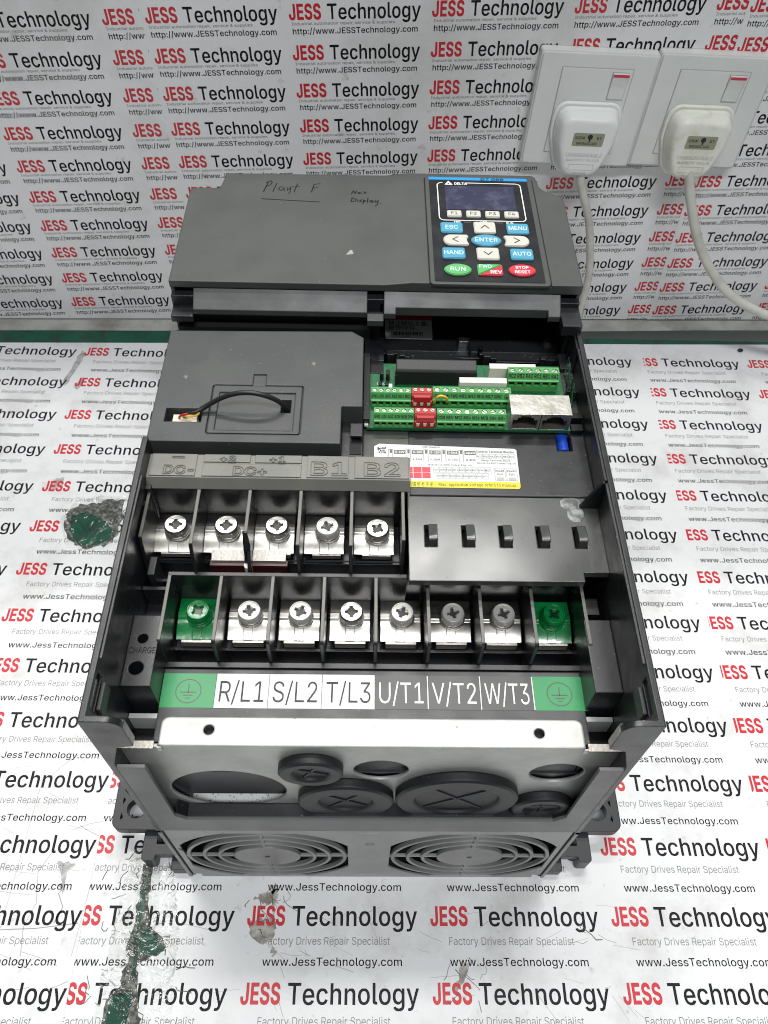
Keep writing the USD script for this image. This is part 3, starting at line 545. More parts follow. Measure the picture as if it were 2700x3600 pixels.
def screw(parent, xc, yc, z, ang, dark, mt='screw', worn=False, tilt=0.0):
    w = part('spring_washer', [lathe([(2.6, 0), (5.5, 0), (5.6, .3), (5.5, .7), (2.6, .7)], (xc, yc, z)), lathe([(2.6, .9), (5.2, .9), (5.3, 1.3), (5.1, 1.8), (2.6, 1.8)], (xc, yc, z))], mt, parent)
    head = CYL('z', (xc, yc, z + 1.7), 5.0, 3.2, 44) + CYL('z', (xc, yc, z + 4.9), 5.0, 1.0, 44, 4.6)
    hexa = CYL('z', (xc, yc, z + 1.8), 5.25, 2.4, 6).translate((-xc, -yc, 0)).rotate((0, 0, ang * 1.7)).translate((xc, yc, 0))
    head = head + hexa
    head -= CYL('z', (xc, yc, z + 5.55), 4.15, 1, 44)
    cut = (Manifold.cube((1.45, 5.6, 3.6), True) + Manifold.cube((5.6, 1.45, 3.6), True)).rotate((0, 0, ang)).translate((xc, yc, z + 5.2))
    cut += CYL('z', (xc, yc, z + 3.2), .7, 2.6, 12, 2.2)
    if worn:
        for k in range(6):
            cut += Manifold.sphere(.5 + .3 * rng.random(), 8).translate((xc + rng.normal(0, .95), yc + rng.normal(0, .95), z + 5.4))
    part('screw', head - cut, 'screw_worn' if worn else mt, parent, smooth=False if worn else 25)
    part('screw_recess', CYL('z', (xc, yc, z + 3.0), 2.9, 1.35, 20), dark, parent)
angs = [40, 12, -25, 3, -20, 14, 22, 38]
for i in range(8):
    xc = -75.4 + 21.99 * i; gr = i in (0, 7); xp = xc - .6
    t = part('terminal', clamp(xp, 57.4, 180.9, 17.6, 19.6, 'nickel'), 'green_metal' if gr else 'nickel', D, label='green earth terminal at the left end of the front row' if i == 0 else 'green earth terminal at the right end of the front row' if i == 7 else None)
    screw(t, xc, 67.2, 181.8, angs[i], 'green_dark' if gr else 'recess', 'green_metal' if gr else 'screw', worn=i in (1, 2, 4, 5, 6))
    part('busbar_end', B(xc - 7.0, xc + 6.2, 56.2, 60, 174.6, 178.6), 'tin', t)

# ------------------------------------------------ upper terminal row
XU, PU = -97.6, 21.94
part('upper_floor', [B(-98, 13, 80.4, 112, 150, 182), B(-98, 13, 89.2, 90.6, 182, 190.5), B(-98, -77, 80.2, 81.6, 182, 189), B(-30, 13, 80.2, 81.6, 182, 189), B(-98, 13, 90.6, 109.6, 182, 191)], 'inner', D)
part('upper_back_wall', B(-98, 13.6, 110.6, 112, 182, 216.4), 'inner', D)
for k in range(6):
    x = XU + PU * k
    if k == 2: pf = [(88.5, 206), (87.2, 217), (110.5, 217), (110.5, 186), (84, 186), (81.6, 196)]
    elif k in (1, 3, 4): pf = [(80, 212.5), (81.4, 217), (110.5, 217), (110.5, 184), (78.6, 184), (77.2, 194)]
    else: pf = [(83.4, 214), (84.4, 217), (110.5, 217), (110.5, 184), (80.2, 184), (80.2, 193)]
    x0, x1 = (x + .1, x + 1.5) if k == 0 else (x - .75, x + .75)
    p = part('well_divider', EX(Polygon(pf), 'x', x0, x1), 'case', D)
    yy = 84.6 if k in (0, 5) else 88 if k == 2 else 81.6
    part('top_edge', EX(Polygon([(yy, 217), (110.4, 217), (110.4, 217.15), (yy, 217.15)]), 'x', x0 + .05, x1 - .05), 'divider', p)
angs = [5, 2, 12, 20, -32]
for k in range(5):
    xc = -86.6 + 22.0 * k
    t = part('terminal', clamp(xc - 1.4, 90.8, 198.4, 17.6, 19.6, 'nickel'), 'nickel', D)
    screw(t, xc, 99.8 - .8 * (k == 4), 199.3, angs[k], 'recess', worn=k == 3)
    part('busbar_end', B(xc - 6.5, xc + 6, 90.2, 93, 193.4, 196), 'tin', t)
for x0, x1 in ((-70.6, -56.4), (-52.8, -38.4)):
    part('link_bar', EX(Polygon([(85.6, 194), (86.6, 196.6), (91.2, 198.2), (91.2, 196.8), (87.4, 195.2), (86.8, 192)]), 'x', x0, x1), 'tin', D)
part('link_sleeve', [B(-71, -38, 85.2, 87.2, 178, 195.0), B(-71.3, -37.7, 84.8, 87.6, 193.6, 195.4)], 'maroon', D)
part('link_tip', CYL('z', (-54.6, 84.2, 190), 1.7, 6.8, 16), 'white_tip', D)
part('link_post', EX([(84.9, 196.6), (86.6, 196.6), (91, 206), (91, 213), (88.6, 210)], 'x', -55.8, -53.4), 'inner', D)

# terminal cover strip with raised marks
sp = part('terminal_cover', EX([(109.6, 217.3), (112.3, 222), (125, 222), (125, 217.2), (111, 217.2)], 'x', -98.1, 15.3), 'strip', D)
for x0, x1, y0, y1 in ((-97, -77.4, 112.9, 124.9), (-74.4, -54.3, 120.7, 124.9), (-52.2, -32, 120.7, 124.9), (-74.4, -32, 112.9, 119.6), (-29.4, -11.6, 112.9, 124.9), (-8.8, 14.6, 112.9, 124.9)):
    part('raised_field', EX(sbox(x0, y0, x1, y1), 'z', 221.9, 222.5), 'strip', sp)
for t_, x, y, h, w in (('DC-', -84.5, 114.0, 4.2, 12.5), ('+2', -64, 121.0, 2.9, 6.5), ('+1', -42.5, 121.0, 2.9, 6.5), ('DC+', -54, 113.7, 4.2, 14), ('B1', -20, 114.2, 7.0, 15), ('B2', 3, 114.2, 7.0, 15), ('–', -85.5, 121.6, 3.2, 4.8)):
    g = text(t_, x, y, h, w, 300, 'c'); g = unary_union(polys(g)); g = g.buffer(.42).difference(g.buffer(.1))
    part('raised_lettering', solid(g, FX(222.5), -.05, .32), 'strip', sp)

# ------------------------------------------------ inner cover on the left (cable side)
pan = Polygon([(-100.2, 129.6), (-15.5, 129.6), (-15.5, 152.1), (-6, 152.1), (-6, 198), (-11.7, 202.4), (-100.2, 200.8)])
pm = EX(pan, 'z', 214, 225.5)
pm -= B(-94.3, -77.9, 141.1, 149.3, 217, 226)
pm -= EX(rrect(-75.2, -33.3, 134.2, 164.6, 1.2).difference(rrect(-74.6, -33.9, 134.8, 164, .9)), 'z', 224.3, 226)
pm -= EX(Polygon([(-71.6, 136.6), (-36.8, 136.6), (-36.8, 160), (-71.6, 160)]), 'z', 224.6, 226)
pm -= B(-43, -38.5, 148.2, 156.3, 216, 226)
pm -= B(-57, -51, 164.6, 171.8, 224.7, 226)
pc = part('inner_cover', pm, 'panel', D)
part('back_slope', EX([(200.8, 214), (200.8, 225.2), (206.5, 221), (206.5, 214)], 'x', -99, -12), 'case', pc)
for x, y in ((-88.5, 169.1), (-29.5, 179.4)): part('mould_mark', lathe([(0, .7), (.9, .5), (1.6, 0), (0, 0)], (x, y, 225.45), 16), 'strip', pc)
part('base_shelf', [B(-98, -5.6, 128, 200, 205, 213.5), B(-15.4, -5.6, 126, 152, 205, 214.6)], 'case', D)
hk = part('clip_hook', B(-11.4, -5.8, 140.5, 148.6, 214.6, 218.4) - B(-12, -7, 138, 144.5, 213, 217.2), 'case', D)
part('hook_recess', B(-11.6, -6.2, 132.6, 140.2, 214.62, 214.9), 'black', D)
# plug lead across the inner cover
cn = part('fan_connector', B(-91.2, -80.5, 142.2, 147.4, 217, 223.2) + B(-82.5, -80, 142, 143.4, 217, 224.2), 'cream', D)
part('fan_lead', tube([(-79.5, 146, 227), (-74, 148.4, 229.5), (-64, 149.4, 234.6), (-55, 149.3, 236.0), (-47, 149.4, 233.2), (-42, 150.2, 228), (-40.2, 151, 221), (-40.2, 152, 216)], 1.15, 14), 'cable', D)
for m_, p_ in (('wire_red', [(-88.5, 145.4, 222.8), (-86, 144.8, 226), (-82, 145.4, 226.6), (-78.8, 146.6, 227.3)]), ('wire_yellow', [(-86.6, 146.2, 222.8), (-85, 144.6, 225.4), (-81.5, 144.2, 225.8), (-78.8, 145.6, 227)]), ('cable', [(-85.6, 147, 222.8), (-84.6, 145.6, 226.3), (-81.8, 144.9, 227.3), (-78.8, 146, 227.9)])):
    part('wire', tube(p_, .55, 8), m_, cn)

# ------------------------------------------------ slotted plate on the right
sp_ = Polygon([(14.5, 69), (87.2, 69.3), (87.2, 73.8), (98.2, 73.8), (98.2, 196), (-5.4, 196), (-5.4, 126), (14.5, 126)])
slots = [21.4 + 16.0 * k for k in range(5)]
sm = EX(sp_, 'z', 206.9, 210.5)
for x in slots: sm -= B(x, x + 5.4, 85.8, 97.2, 200, 212)
sm -= B(84.6, 91.9, 139.6, 151, 200, 212)
pl = part('slotted_plate', sm, 'plate', D)
part('fold', EX([(112.5, 210.5), (150, 210.5), (150, 211.2), (113.4, 211.2)], 'x', 15.6, 98.1) - B(84.6, 91.9, 139.6, 151, 200, 212), 'case', pl)
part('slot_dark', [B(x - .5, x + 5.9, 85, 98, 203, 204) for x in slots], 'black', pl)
for x in slots: part('tab', EX([(87.2, 206.5), (88.2, 212.6), (90, 213.2), (96.6, 212.0), (96.6, 206.5)], 'x', x + 1.7, x + 5.5), 'plate', pl)
part('gusset', EX([(98.2, 210.6), (98.2, 228.6), (96.4, 228.6), (90.2, 211), (90.2, 210.6)], 'y', 107, 108.6), 'inner', D)
v = trimesh.creation.icosphere(3, 1.0); P = np.asarray(v.vertices) * (4.6, 6.2, .8); P *= (1 + .5 * (meshkit.fbm(np.asarray(v.vertices) * 3, 3, 5)[:, None] - .5)); P = np.vstack([P * (1, .6, .4) + (86.6, 109.4, 210.5), P * (.8, .7, .45) + (88.0, 104.0, 210.5)])
part('glue_smear', (P, np.vstack([np.asarray(v.faces), np.asarray(v.faces) + len(v.vertices)])), 'glue', D, smooth=True, kind='stuff')
part('sleeve', CYL('y', (88.4, 141.6, 207.4), 2.7, 12, 20), 'wire_blue', D)
part('sleeve_wire', CYL('y', (88.6, 137.5, 207.2), 1.5, 6, 12), 'green_metal', D)
part('clear_flap', B(93.2, 93.5, 163, 187, 213.6, 225.5), 'clear', D)
# wiring sticker
stk = Polygon([(-.4, 117.2), (64.6, 116.9), (65.2, 118), (65.4, 139.4), (64.6, 140.3), (2, 142.2), (-.4, 140.6)])
sk = part('wiring_sticker', solid(stk, FX(211.2), .02, .14), 'label_white', D)
part('yellow_band', flat(stk.intersection(sbox(-2, 110, 70, 120.6)), FX(211.2), .17), 'yellow', sk)
blk, gr = [], []
part('red_field', flat([sbox(13.4 + 4.0 * k, 122.2 + 3.3 * j, 17.15 + 4.0 * k, 125.3 + 3.3 * j) for k in range(3) for j in range(2)], FX(211.2), .18), 'label_red', sk)
blk += [text('Max. applicable voltage refers to manual.', 28.5, 117.9, 1.75, 35, 560, size=48), text('电压请参考手册 -', 13, 117.7, 2.0, 14.4, size=56, cjk=True)]
blk += [text('Control Terminal Blocks', 46.6, 137.6, 1.3, 17.5, 700, size=48), text('DIP Switch', 22, 140.1, 1.0, 8, 600, size=48), text('Relay Terminal Block', 48.6, 132.6, .95, 13.5, 500, size=48), text('Wire:26~16 AWG Torque: 5 kg-cm', 46.4, 131, .9, 18, 500, size=48), text('Wire:26~16 AWG Torque: 8 kg-cm', 24, 129.6, .95, 20, 500, size=48)]
for k, nm in enumerate(('0-10V', '0-10V', '0-10V', '0-20mA', 'open')):
    x = 8.8 + 8.1 * k
    gr.append(sbox(x, 136.2, x + 5.2, 138.6)); gr.append(sbox(x - 2, 136.6, x - .9, 138.8)); gr.append(stroke([(x - 2.6, 131.8), (x - 2.6, 139)], .22)); gr.append(stroke([(x - .6, 131.8), (x - .6, 139)], .22)); gr.append(stroke([(x - 2.6, 139), (x - .6, 139)], .22))
    blk.append(text(('0-20mA', '4-20mA', '4-20mA', '0-10V', '120')[k], x + .4, 132.6, 1.15, 4.4, 600, size=48))
part('switch_mark', flat(gr, FX(211.2), .17), 'inkgrey', sk)
part('white_lettering', flat([text(nm, 9.4 + 8.1 * k, 136.8, 1.2, 4.2, 700, size=48) for k, nm in enumerate(('0-10V', '0-10V', '0-10V', '0-20mA', 'open'))], FX(211.2), .2), 'white_print', sk)
tb = ['+24V', 'COM', 'FWD', 'MI1', 'MI3', 'MI5', 'MI7', 'SGND', 'E']; tb2 = ['DCM', 'REV', 'MI2', 'MI4', 'MI6', 'MI8', 'SG+', 'SG-']
for k, nm in enumerate(tb): blk.append(text(nm, 27.7 + 2.95 * k, 126.7, .9, 2.3, 500, 'c', size=40)); blk.append(sbox(26.4 + 2.95 * k, 125.6, 29.1 + 2.95 * k, 128.8).difference(sbox(26.5 + 2.95 * k, 125.7, 29.0 + 2.95 * k, 128.7)))
for k, nm in enumerate(tb2): blk.append(text(nm, 29.2 + 2.95 * k, 123.2, .9, 2.3, 500, 'c', size=40)); blk.append(sbox(27.9 + 2.95 * k, 122.1, 30.6 + 2.95 * k, 125.2).difference(sbox(28.0 + 2.95 * k, 122.2, 30.5 + 2.95 * k, 125.1)))
for k, nm in enumerate(('RC2', 'RB2', 'RA2', 'RC1', 'RB1', 'RA1')): blk.append(text(nm, 48 + 3 * k, 134.9, 1.0, 2.2, 500, 'c', size=40)); blk.append(sbox(46.6 + 3 * k, 134, 49.4 + 3 * k, 136.8).difference(sbox(46.72 + 3 * k, 134.1, 49.3 + 3 * k, 136.7)))
for k in range(2):
    x = 54.2 + 5.3 * k
    blk += [text('RS485', x + 2.4, 126.4, 1.15, 4, 500, 'c', size=40), text('Port', x + 2.4, 124.5, 1.15, 2.6, 500, 'c', size=40), sbox(x, 121.4, x + 4.9, 128.6).difference(sbox(x + .12, 121.5, x + 4.78, 128.5))] + [stroke([(x + 1 + .45 * q, 121.6), (x + 1 + .45 * q, 123.2)], .16) for q in range(7)]
rq = np.random.default_rng(5)
blk += [sbox(1.2 + .55 * i, 136.4 + .55 * j, 1.75 + .55 * i, 136.95 + .55 * j) for i in range(7) for j in range(7) if rq.random() < .5]
part('lettering', flat([b_.intersection(stk) if not stk.contains(b_) else b_ for b_ in (q for g in blk for q in polys(g))], FX(211.2), .2), 'ink', sk)

# ------------------------------------------------ control board
pcb = part('control_board', B(-4, 91.6, 150.0, 193, 212, 213.5), 'pcb', D)
part('board_edge', [B(-5, -3.2, 150.6, 160, 213.5, 214.6), B(-5, -2.6, 166, 182, 213.5, 214.6)], 'relay', pcb)
part('board_chip', [B(1.5 + 3.1 * k, 3.4 + 3.1 * k, 177.5, 179.5, 213.5, 214.4) for k in range(2)], 'inner', pcb)
part('board_print', flat([text('0~10V', 1, 178.2, 1.5, 5, 600, size=48), sbox(6.5, 175.6, 8.2, 179)], FX(213.5), .06), 'white_print', pcb)
def tblock(x0, x1, yf, labels, dz=0.0, deep=5.6, hh=1.55):
    z = 213.6 + dz; n = len(labels); p = (x1 - x0) / n
    prof = [(yf, 213.6), (yf, z + 4.2), (yf + .7, z + 4.6), (yf + 2.3, z + 7.7), (yf + deep, z + 7.7), (yf + deep, 213.6)]
    body = EX(prof, 'x', x0, x1)
    cut = Manifold()
    for k in range(n):
        xc = x0 + p * (k + .5)
        body -= B(xc - p * .34, xc + p * .34, yf - 1, yf + 2.0, z + 1.1, z + 3.6)
        body -= CYL('z', (xc, yf + 3.95, z + 6.9), min(p * .36, 1.35), 2, 14)
    b = part('terminal_block', body, 'tb_green', D)
    F = Frame((0, yf + .7, z + 4.6), (1, 0, 0), (0, 1.6 / math.hypot(1.6, 3.1), 3.1 / math.hypot(1.6, 3.1)))
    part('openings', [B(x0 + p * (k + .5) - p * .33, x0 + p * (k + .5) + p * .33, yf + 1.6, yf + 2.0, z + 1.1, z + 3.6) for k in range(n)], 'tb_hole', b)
    part('lettering', flat([g for k, nm in enumerate(labels) for g in polys(text(nm, x0 + p * (k + .5), .85, hh, min(p * .88, p * .28 * max(2, len(nm))), 720, 'c', size=48) if nm != 'E' else unary_union(earth(x0 + p * (k + .5), 1.7, 1.05, .22)))], F, .06), 'ink', b)
    for k in range(n):
        xc = x0 + p * (k + .5); a = rng.uniform(-40, 60); rr = min(p * .33, 1.25)
        s = Manifold.cylinder(.5, rr, rr, 14) - Manifold.cube((3.4, .38, .6), True).rotate((0, 0, a)).translate((0, 0, .5))
        part('clamp_screw', s.translate((xc, yf + 3.95, z + 6.92)), 'screw', b)
    return b
tblock(-.7, 17.9, 150.2, ['AFM2', '-10V', 'AUI', 'ACM', 'MCM', 'DFM']); tblock(28.5, 60.5, 150.2, tb2)
tblock(-2.0, 16.8, 163.2, ['AFM1', '+10V', 'AVI', 'ACI', 'MO1', 'MO2']); tblock(27.0, 64.0, 163.6, tb, .4, 6.0)
tblock(63.4, 88.0, 175.2, ['RC2', 'RB2', 'RA2', 'RC1', 'RB1', 'RA1'], 2.6, 6.2, 2.0)
for x0, x1, yf in ((18.2, 27.9, 150.2), (17.1, 26.8, 163.2)):
    d = part('red_switch_block', EX([(yf, 213.6), (yf, 217.6), (yf + .9, 218), (yf + 1.2, 220.2), (yf + 2.4, 221.4), (yf + 5.6, 221.4), (yf + 5.6, 213.6)], 'x', x0, x1), 'tb_red', D)
    part('switch_bar', EX([(yf - .2, 217.8), (yf + .4, 220.2), (yf + 1.5, 220.6), (yf + 1.5, 217.8)], 'x', x0 + .9, x1 - .9), 'tb_red', d)
    for k in range(3):
        xc = x0 + (x1 - x0) * (k + .5) / 3
        part('switch_lever', EX(Polygon([(xc - .55, 215.2), (xc + .55, 215.2), (xc + .85, 217.1), (xc - .85, 217.1)]), 'y', yf - .35, yf + .2), 'cream', d)
        part('clamp_screw', (Manifold.cylinder(.35, 1.0, 1.0, 14) - Manifold.cube((3, .35, .5), True).rotate((0, 0, rng.uniform(-30, 60))).translate((0, 0, .35))).translate((xc, yf + 4.0, 221.35)), 'tin', d)
part('jumper_wire', tube([(27.8, 163.0, 217.2), (28.2, 161.9, 220.5), (30, 161.4, 223.6), (32.6, 161.7, 222.6), (33.8, 162.8, 218.4), (33.8, 164, 217)], .62, 10), 'wire_yellow', D)
# double network jack
jm = B(62.3, 90.4, 150.3, 162.8, 213.6, 224.0)
for x in (63.6, 77.3): jm -= EX(Polygon([(x, 214.2), (x + 11.6, 214.2), (x + 11.6, 220.2), (x + 9.6, 220.2), (x + 9.6, 221.6), (x + 8.2, 221.6), (x + 8.2, 222.8), (x + 3.4, 222.8), (x + 3.4, 221.6), (x + 2, 221.6), (x + 2, 220.2), (x, 220.2)]), 'y', 149, 161)
jk = part('network_jack', jm, 'jack', D)
part('seam', B(76.2, 76.5, 150.1, 150.4, 213.7, 223.4), 'black', jk)
for x in (63.6, 77.3):
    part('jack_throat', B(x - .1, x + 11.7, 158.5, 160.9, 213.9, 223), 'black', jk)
    part('contacts', [B(x + 2.3 + .9 * k, x + 2.7 + .9 * k, 152.2, 158.6, 220.0 - .0, 220.4) for k in range(8)], 'gold', jk)
part('board_clip', [B(92, 97.6, 150, 154, 208.6, 214), B(92.4, 97.8, 156, 159, 212, 216), B(92, 97.8, 172, 174, 210, 217)], 'inner', D)
# relays and the big black connector
part('relay', B(55, 77.4, 181.6, 185.0, 213.6, 222.4), 'relay', D); part('relay', B(39.6, 62.0, 169.9, 173.4, 213.6, 224.2), 'relay', D)
part('card_connector', [EX([(178.6, 213.6), (178.2, 222.2), (179.2, 223.4), (184.2, 224.8), (185.4, 224.2), (185.4, 213.6)], 'x', 9.9, 48.4), B(9.4, 10.6, 178, 181, 213.6, 220), B(47.8, 49, 178, 181, 213.6, 220)], 'rubber', D)
for x in (2.2, 5.2): part('board_part', B(x, x + 1.8, 181, 184, 213.6, 218), 'inner', D)
# black tray behind the board
tray = Polygon([(9.5, 198), (97, 198), (97, 208.5), (86, 208.5), (86, 206.6), (62, 206.6), (62, 208.8), (57.5, 208.8), (57.5, 211.5), (53, 211.5), (53, 208.8), (42, 208.8), (42, 206.4), (18, 206.4), (18, 208.8), (11, 208.8), (11, 211), (6, 211), (6, 198)])
part('tray_wall', EX(tray, 'y', 203.0, 204.6), 'case', D)
for q in ((5.8, 9.4, 199.5, 203, 205, 213.5), (12, 15, 200.4, 203, 206, 212), (54.6, 58.4, 199.8, 203, 205, 213), (84, 86.4, 200.2, 203, 205, 211.5), (1.5, 4.2, 194, 199, 208, 214.5), (92.5, 96.5, 192, 203, 206, 213)): part('bracket_clip', B(*q), 'case', D)
part('tray_floor', B(4, 97, 204.6, 262, 199, 202.9), 'tray', D)
part('tray_rib', B(48.5, 49.6, 206, 224, 203, 206.5), 'inner', D)
part('tray_post', CYL('z', (53.8, 208, 203), 1.3, 9, 14), 'inner', D); part('tray_post', B(2.5, 6.5, 202, 205, 203, 212), 'inner', D)
cl = part('spring_clip', [B(43.6, 48.4, 216, 217, 203, 208), EX([(216, 208), (220.5, 206.6), (220.5, 207.2), (216, 208.6)], 'x', 43.6, 48.4)], 'screw', D)
part('clip_hole', CYL('z', (46, 218.4, 207.2), .8, 1.1, 12), 'black', cl)
part('tray_screw', lathe([(0, 2.6), (1.8, 2.4), (2.6, 1.2), (3.2, 0), (0, 0)], (91.6, 221.5, 203)), 'recess', D)
ws = part('warning_sticker', solid(rrect(5.2, 30.4, 223, 246, 1), FX(203), .02, .12), 'label_white', D)
part('red_band', flat(sbox(5.4, 238, 30.2, 245.6), FX(203), .16), 'label_red', ws)
part('lettering', flat([text('禁止移除上蓋。', 7, 233.6, 2.9, 22, cjk=True, size=64), text('維修除外。', 7, 230, 2.9, 16, cjk=True, size=64), text('CL581', 14, 224.2, 1.2, 5, size=48)] + [sbox(9.5 + .62 * k, 225.8, 9.5 + .62 * k + (.2 + .28 * ((k * 7) % 3) / 2), 228.6) for k in range(26)], FX(203), .17), 'ink', ws)
part('side_column', [B(-5.4, 4, 186, 212, 196, 214), B(-5.6, -2.6, 152, 196, 206.5, 217.5)], 'inner', D)

# ledges under the front edge of the top cover
LP = [(208.2, 229.6), (208.2, 232.6), (209, 233.3), (217.4, 239.1), (218.4, 239.1), (218.4, 229.6)]
part('ledge', EX(LP, 'x', -89.3, -4.5), 'panel', D)
part('corner_ledge', B(-100.2, -89.4, 206.2, 217, 226.4, 230) + B(-98.5, -89.4, 217, 226, 226.4, 230), 'case', D)
part('ledge_tab', B(-4.4, 3.5, 202.2, 207.5, 229.4, 232.8), 'panel', D)
part('ledge', EX([(a_ - .6, b_) for a_, b_ in LP], 'x', 3.7, 90.6) - B(9.5, 84.6, 200, 210.2, 220, 240), 'panel', D)
part('corner_block', B(90.8, 100.3, 200.2, 217, 227.4, 233.4) + B(97.4, 100.3, 189, 206, 206, 227.4), 'case', D)
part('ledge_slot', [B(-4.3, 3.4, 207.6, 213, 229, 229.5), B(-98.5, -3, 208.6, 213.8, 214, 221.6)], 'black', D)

# ------------------------------------------------ top cover
outl = Polygon([(-100.5, 216.4), (100.5, 216.4), (100.5, 286), (99.2, 291.5), (95, 294.6), (90.5, 297), (88.4, 300.5), (87.2, 309.5), (85.6, 311.2), (25, 311.2), (-81, 309.8), (-83, 308), (-84.6, 296.6), (-86, 295.4), (-98.6, 295.2), (-100.5, 293.5)])
cov = EX(outl, 'z', 239.3, 243) + (EX(Polygon([(3.7, 242), (3.7, 243), (17, 244.6), (100.5, 244.6), (100.5, 242)]), 'y', 200, 320) ^ EX(outl, 'z', 230, 250))
kp_out = rrect(25.6, 85.3, 215.2, 308.2, 2.2)
cov -= EX(kp_out, 'z', 243.2, 250)
tc = part('top_cover', cov, 'cover', D)
part('cover_shell', EX(outl.buffer(-1.2), 'z', 150, 239.2) - B(-98.8, 98.8, 205, 226, 140, 240) - B(-98.8, 98.8, 205, 262, 140, 233.4) - B(-120, 120, 205, 226, 233.2, 240), 'case', D)
part('skirt_end', [B(-100.3, -98.6, 217, 227, 230, 239.2)], 'cover', tc)
part('skirt_end', [B(98.6, 100.3, 217, 227, 230, 239.2)], 'cover', tc)
ink = [stroke([(-59.3, 302.3), (-60.2, 297.9), (-61.3, 292.8)], .6), stroke([(-60.5, 301.2), (-58.2, 303.5), (-57.2, 301.6), (-58.2, 299.3), (-60.4, 297.6)], .58), stroke([(-54.6, 301), (-55.6, 297), (-56.2, 293)], .58),
       stroke([(-50.6, 297.6), (-52.6, 297.8), (-53.4, 295.4), (-51.9, 294), (-50.5, 296.6), (-50.1, 293.8)], .52), stroke([(-49.0, 297.4), (-48.4, 294.4), (-47.0, 297.6), (-46.9, 294), (-47.6, 291.6)], .52), stroke([(-43.4, 301), (-44.2, 297), (-44.8, 293.4)], .58), stroke([(-46.6, 297.9), (-42, 298.3)], .52),
       stroke([(-35.5, 293.4), (-34.9, 297.4), (-34.4, 300.8), (-31.2, 301.6)], .6), stroke([(-35, 297.2), (-32.2, 297.8)], .58), stroke([(-61.7, 286.3), (-47, 285.3), (-30.8, 284.5)], .6),
       stroke([(-13.9, 292.6), (-12.9, 295.6), (-11.9, 293), (-11.2, 295.6)], .6), stroke([(-9.6, 294.2), (-10.6, 293.6), (-9.7, 292.8), (-9.2, 294), (-8.4, 293)], .6), stroke([(-7.4, 294.8), (-6.6, 293.2), (-6, 294.9)], .6),
       stroke([(-13.4, 289.2), (-13.9, 285.2), (-11.8, 285.8), (-11.2, 287.6), (-13.4, 289)], .6), stroke([(-10.2, 287.4), (-10.4, 285.4)], .6), stroke([(-8.2, 287.4), (-9.2, 286.7), (-8.4, 285.9), (-9.3, 285.2)], .6), stroke([(-7.2, 287.2), (-7.6, 283.4)], .6), stroke([(-7.2, 287), (-6, 286.4), (-7.2, 285.4)], .6), stroke([(-4.9, 289), (-5.2, 285)], .6), stroke([(-3, 287), (-4.1, 286), (-3.1, 285.1), (-2.5, 286.8), (-2.1, 284.9)], .6), stroke([(-1.2, 287), (-.8, 285.2), (.6, 287), (.2, 283.4), (-1, 281.8)], .6), stroke([(1.8, 284.6), (2.2, 284.4)], .5)]
part('handwriting', flat(ink, FX(243), .05), 'inkpen', tc)
part('chip_mark', flat(ragged([(-15.8, 239.2), (-14.2, 242.4), (-13.2, 244), (-12.2, 242.6), (-12.0, 240.2), (-13.8, 239.6)], .25, 31), FX(243), .06), 'chip', tc)

# ------------------------------------------------ keypad
kp = part('keypad', EX(rrect(26.0, 84.9, 215.6, 307.8, 1.9), 'z', 243.25, 244.95), 'cover', D)
part('front_film', EX(rrect(28.2, 82.2, 217.6, 304.6, .6), 'z', 244.95, 245.2), 'gloss_black', kp)
bl = part('blue_band', EX(sbox(28.2, 304.7, 82.2, 307.2), 'z', 244.95, 245.2), 'blue', kp)
KF = FX(245.2)
scr = rrect(32.6, 78, 267.4, 301.9, 2.6)
part('screen_outline', flat(scr.buffer(.28).difference(scr.buffer(-.28)).difference(sbox(35.6, 299, 48.6, 303.4)), KF, .06), 'white_print', kp)
part('display', EX(sbox(36.6, 277.1, 74, 298.8), 'z', 245.2, 245.28), 'lcd', kp)
part('logo', flat([Polygon([(36.6, 299.9), (38.8, 303.6), (41.2, 299.9)]).difference(Polygon([(37.9, 300.5), (39.2, 301.9), (39.4, 300.7)])), text('DELTA', 42, 300.0, 2.2, 7.0, 850, size=64)], KF, .07), 'white_print', kp)
part('printing', flat([text('ERR', 40, 265.2, 1.4, 3.4, 700, size=48), text('CAN', 53.6, 266.0, 1.4, 3.6, 700, size=48), text('RUN', 67.3, 265.2, 1.4, 3.6, 700, size=48), stroke([(50, 265.4), (60.9, 265.4)], .22)], KF, .07), 'white_print', kp)
part('lamp_window', flat([sbox(45.2, 265.3, 48.8, 266.3), sbox(62, 265.3, 65.6, 266.3), sbox(37.4, 230.6, 41, 231.5), sbox(53.8, 230.6, 57.4, 231.5), sbox(69.4, 230.4, 73, 231.3)], KF, .06), 'label_dark', kp)
part('handwriting', flat([text('DT 08B', 56.6, 304.85, 2.0, 12.6, 650, slant=.15)], KF, .06), 'inkpen', kp)
def concave(x, y, w, h, side):
    g = rrect(x - w / 2, x + w / 2, y - h / 2, y + h / 2, 1.1)
    bite = {'r': ell(x + w / 2 + 2.2, y, 3.0, h * .47), 'l': ell(x - w / 2 - 2.2, y, 3.0, h * .47)}.get(side)
    if side in 'rl':
        g = g.difference(bite); rnd = rrect(x - w / 2, x + w / 2 + 6, y - h / 2, y + h / 2, h / 2.2) if side == 'r' else rrect(x - w / 2 - 6, x + w / 2, y - h / 2, y + h / 2, h / 2.2); g = g.intersection(rnd)
    elif side == 'u': g = g.intersection(ell(x, y - h * .3, w * .8, h * .95)) .intersection(rrect(x - w/2, x + w/2, y - h/2, y + h/2, 1.1))
    else: g = g.intersection(ell(x, y + h * .3, w * .8, h * .95))
    return polys(g)[0]
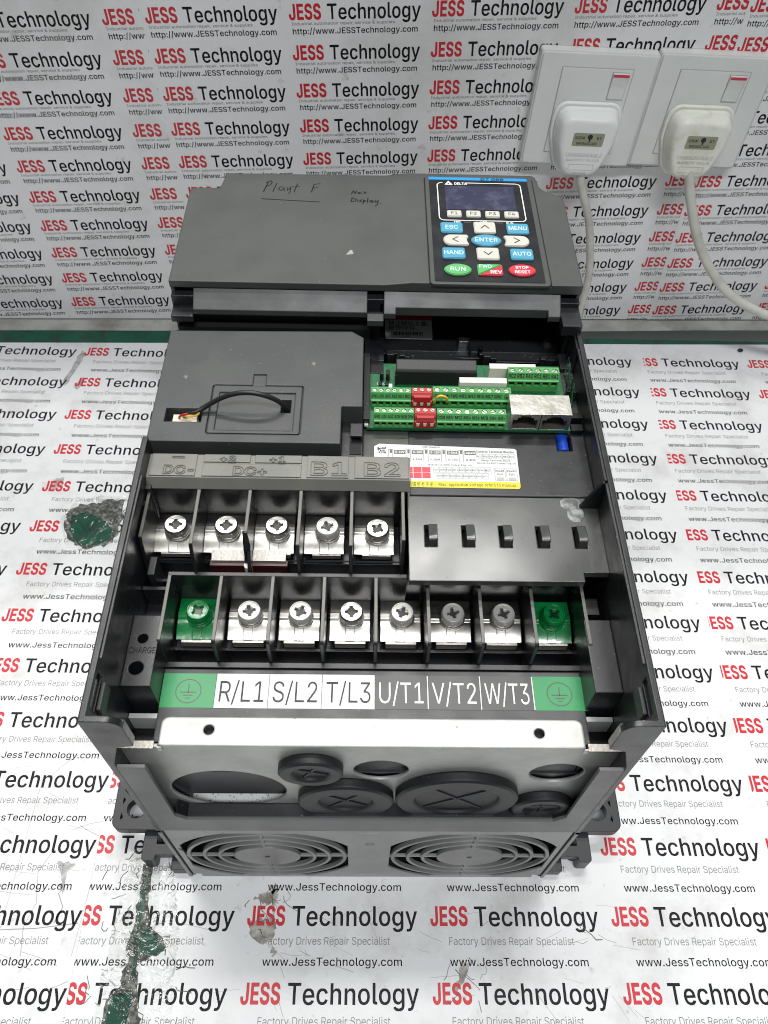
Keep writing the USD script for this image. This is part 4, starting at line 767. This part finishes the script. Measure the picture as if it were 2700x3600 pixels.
def key(g, col, label, marks, mcol):
    b = part('key', [EX(g, 'z', 245.2, 246.0), EX(g.buffer(-.35), 'z', 246.0, 246.35)], col, kp, label=label)
    if marks: part('lettering', flat(marks, FX(246.35), .05), mcol, b)
for k in range(4):
    x = 40.4 + 10.05 * k; key(rrect(x - 3.8, x + 3.8, 269.5, 274.9, .8), 'key_white', f'F{k+1} key', [text(f'F{k+1}', x, 271.0, 2.4, 3.4, 500, 'c')], 'ink')
for nm, x, y, w in (('ESC', 38.4, 259.9, 6.4), ('MENU', 72.5, 259.9, 9.4), ('HAND', 38.4, 238.7, 9.6), ('AUTO', 72.5, 238.7, 9.2)):
    key(rrect(x - 5.7, x + 5.7, y - 4.3, y + 4.3, 1.1), 'key_blue', nm + ' key', [text(nm, x, y - 1.5, 3.1, w, 480, 'c')], 'key_text')
key(concave(55.5, 260.4, 11.2, 9.4, 'u'), 'key_white', 'up arrow key', [stroke([(53.6, 259.4), (55.6, 261.8), (57.6, 259.4)], .6)], 'ink')
key(concave(55.5, 238.7, 11.2, 9.4, 'd'), 'key_white', 'down arrow key', [stroke([(53.6, 239.8), (55.6, 237.4), (57.6, 239.8)], .6)], 'ink')
key(concave(40.1, 249.5, 12.8, 8.6, 'r'), 'key_white', 'left arrow key', [stroke([(41, 251.6), (38.4, 249.6), (41, 247.6)], .6)], 'ink')
key(concave(71, 249.5, 12.8, 8.6, 'l'), 'key_white', 'right arrow key', [stroke([(69.8, 251.6), (72.4, 249.6), (69.8, 247.6)], .6)], 'ink')
key(ell(55.5, 249.6, 7.7, 4.7), 'key_blue', 'ENTER key', [text('ENTER', 55.5, 248.1, 3.1, 11.4, 520, 'c')], 'key_text')
key(ell(39.7, 225.7, 6.7, 4.3), 'key_green', 'RUN key', [text('RUN', 39.7, 224.3, 2.9, 7.4, 500, 'c')], 'key_text')
g = rrect(49.4, 61.8, 221.7, 230.1, 1.0)
key(g.intersection(Polygon([(49, 221.4), (49, 231), (62, 231), (62, 230)])), 'key_green', 'FWD half of the FWD REV key', [text('FWD', 50.4, 227.0, 2.3, 6, 500)], 'key_text')
key(g.intersection(Polygon([(49.2, 221.2), (62.2, 229.9), (62.2, 221)])), 'key_red', 'REV half of the FWD REV key', [text('REV', 61.2, 222.6, 2.5, 5.6, 600, 'r')], 'key_text')
key(ell(71.4, 226, 6.7, 4.4), 'key_red', 'STOP RESET key', [text('STOP', 71.4, 226.6, 2.1, 6.4, 600, 'c'), text('RESET', 71.4, 223.2, 2.2, 7.6, 600, 'c')], 'key_text')
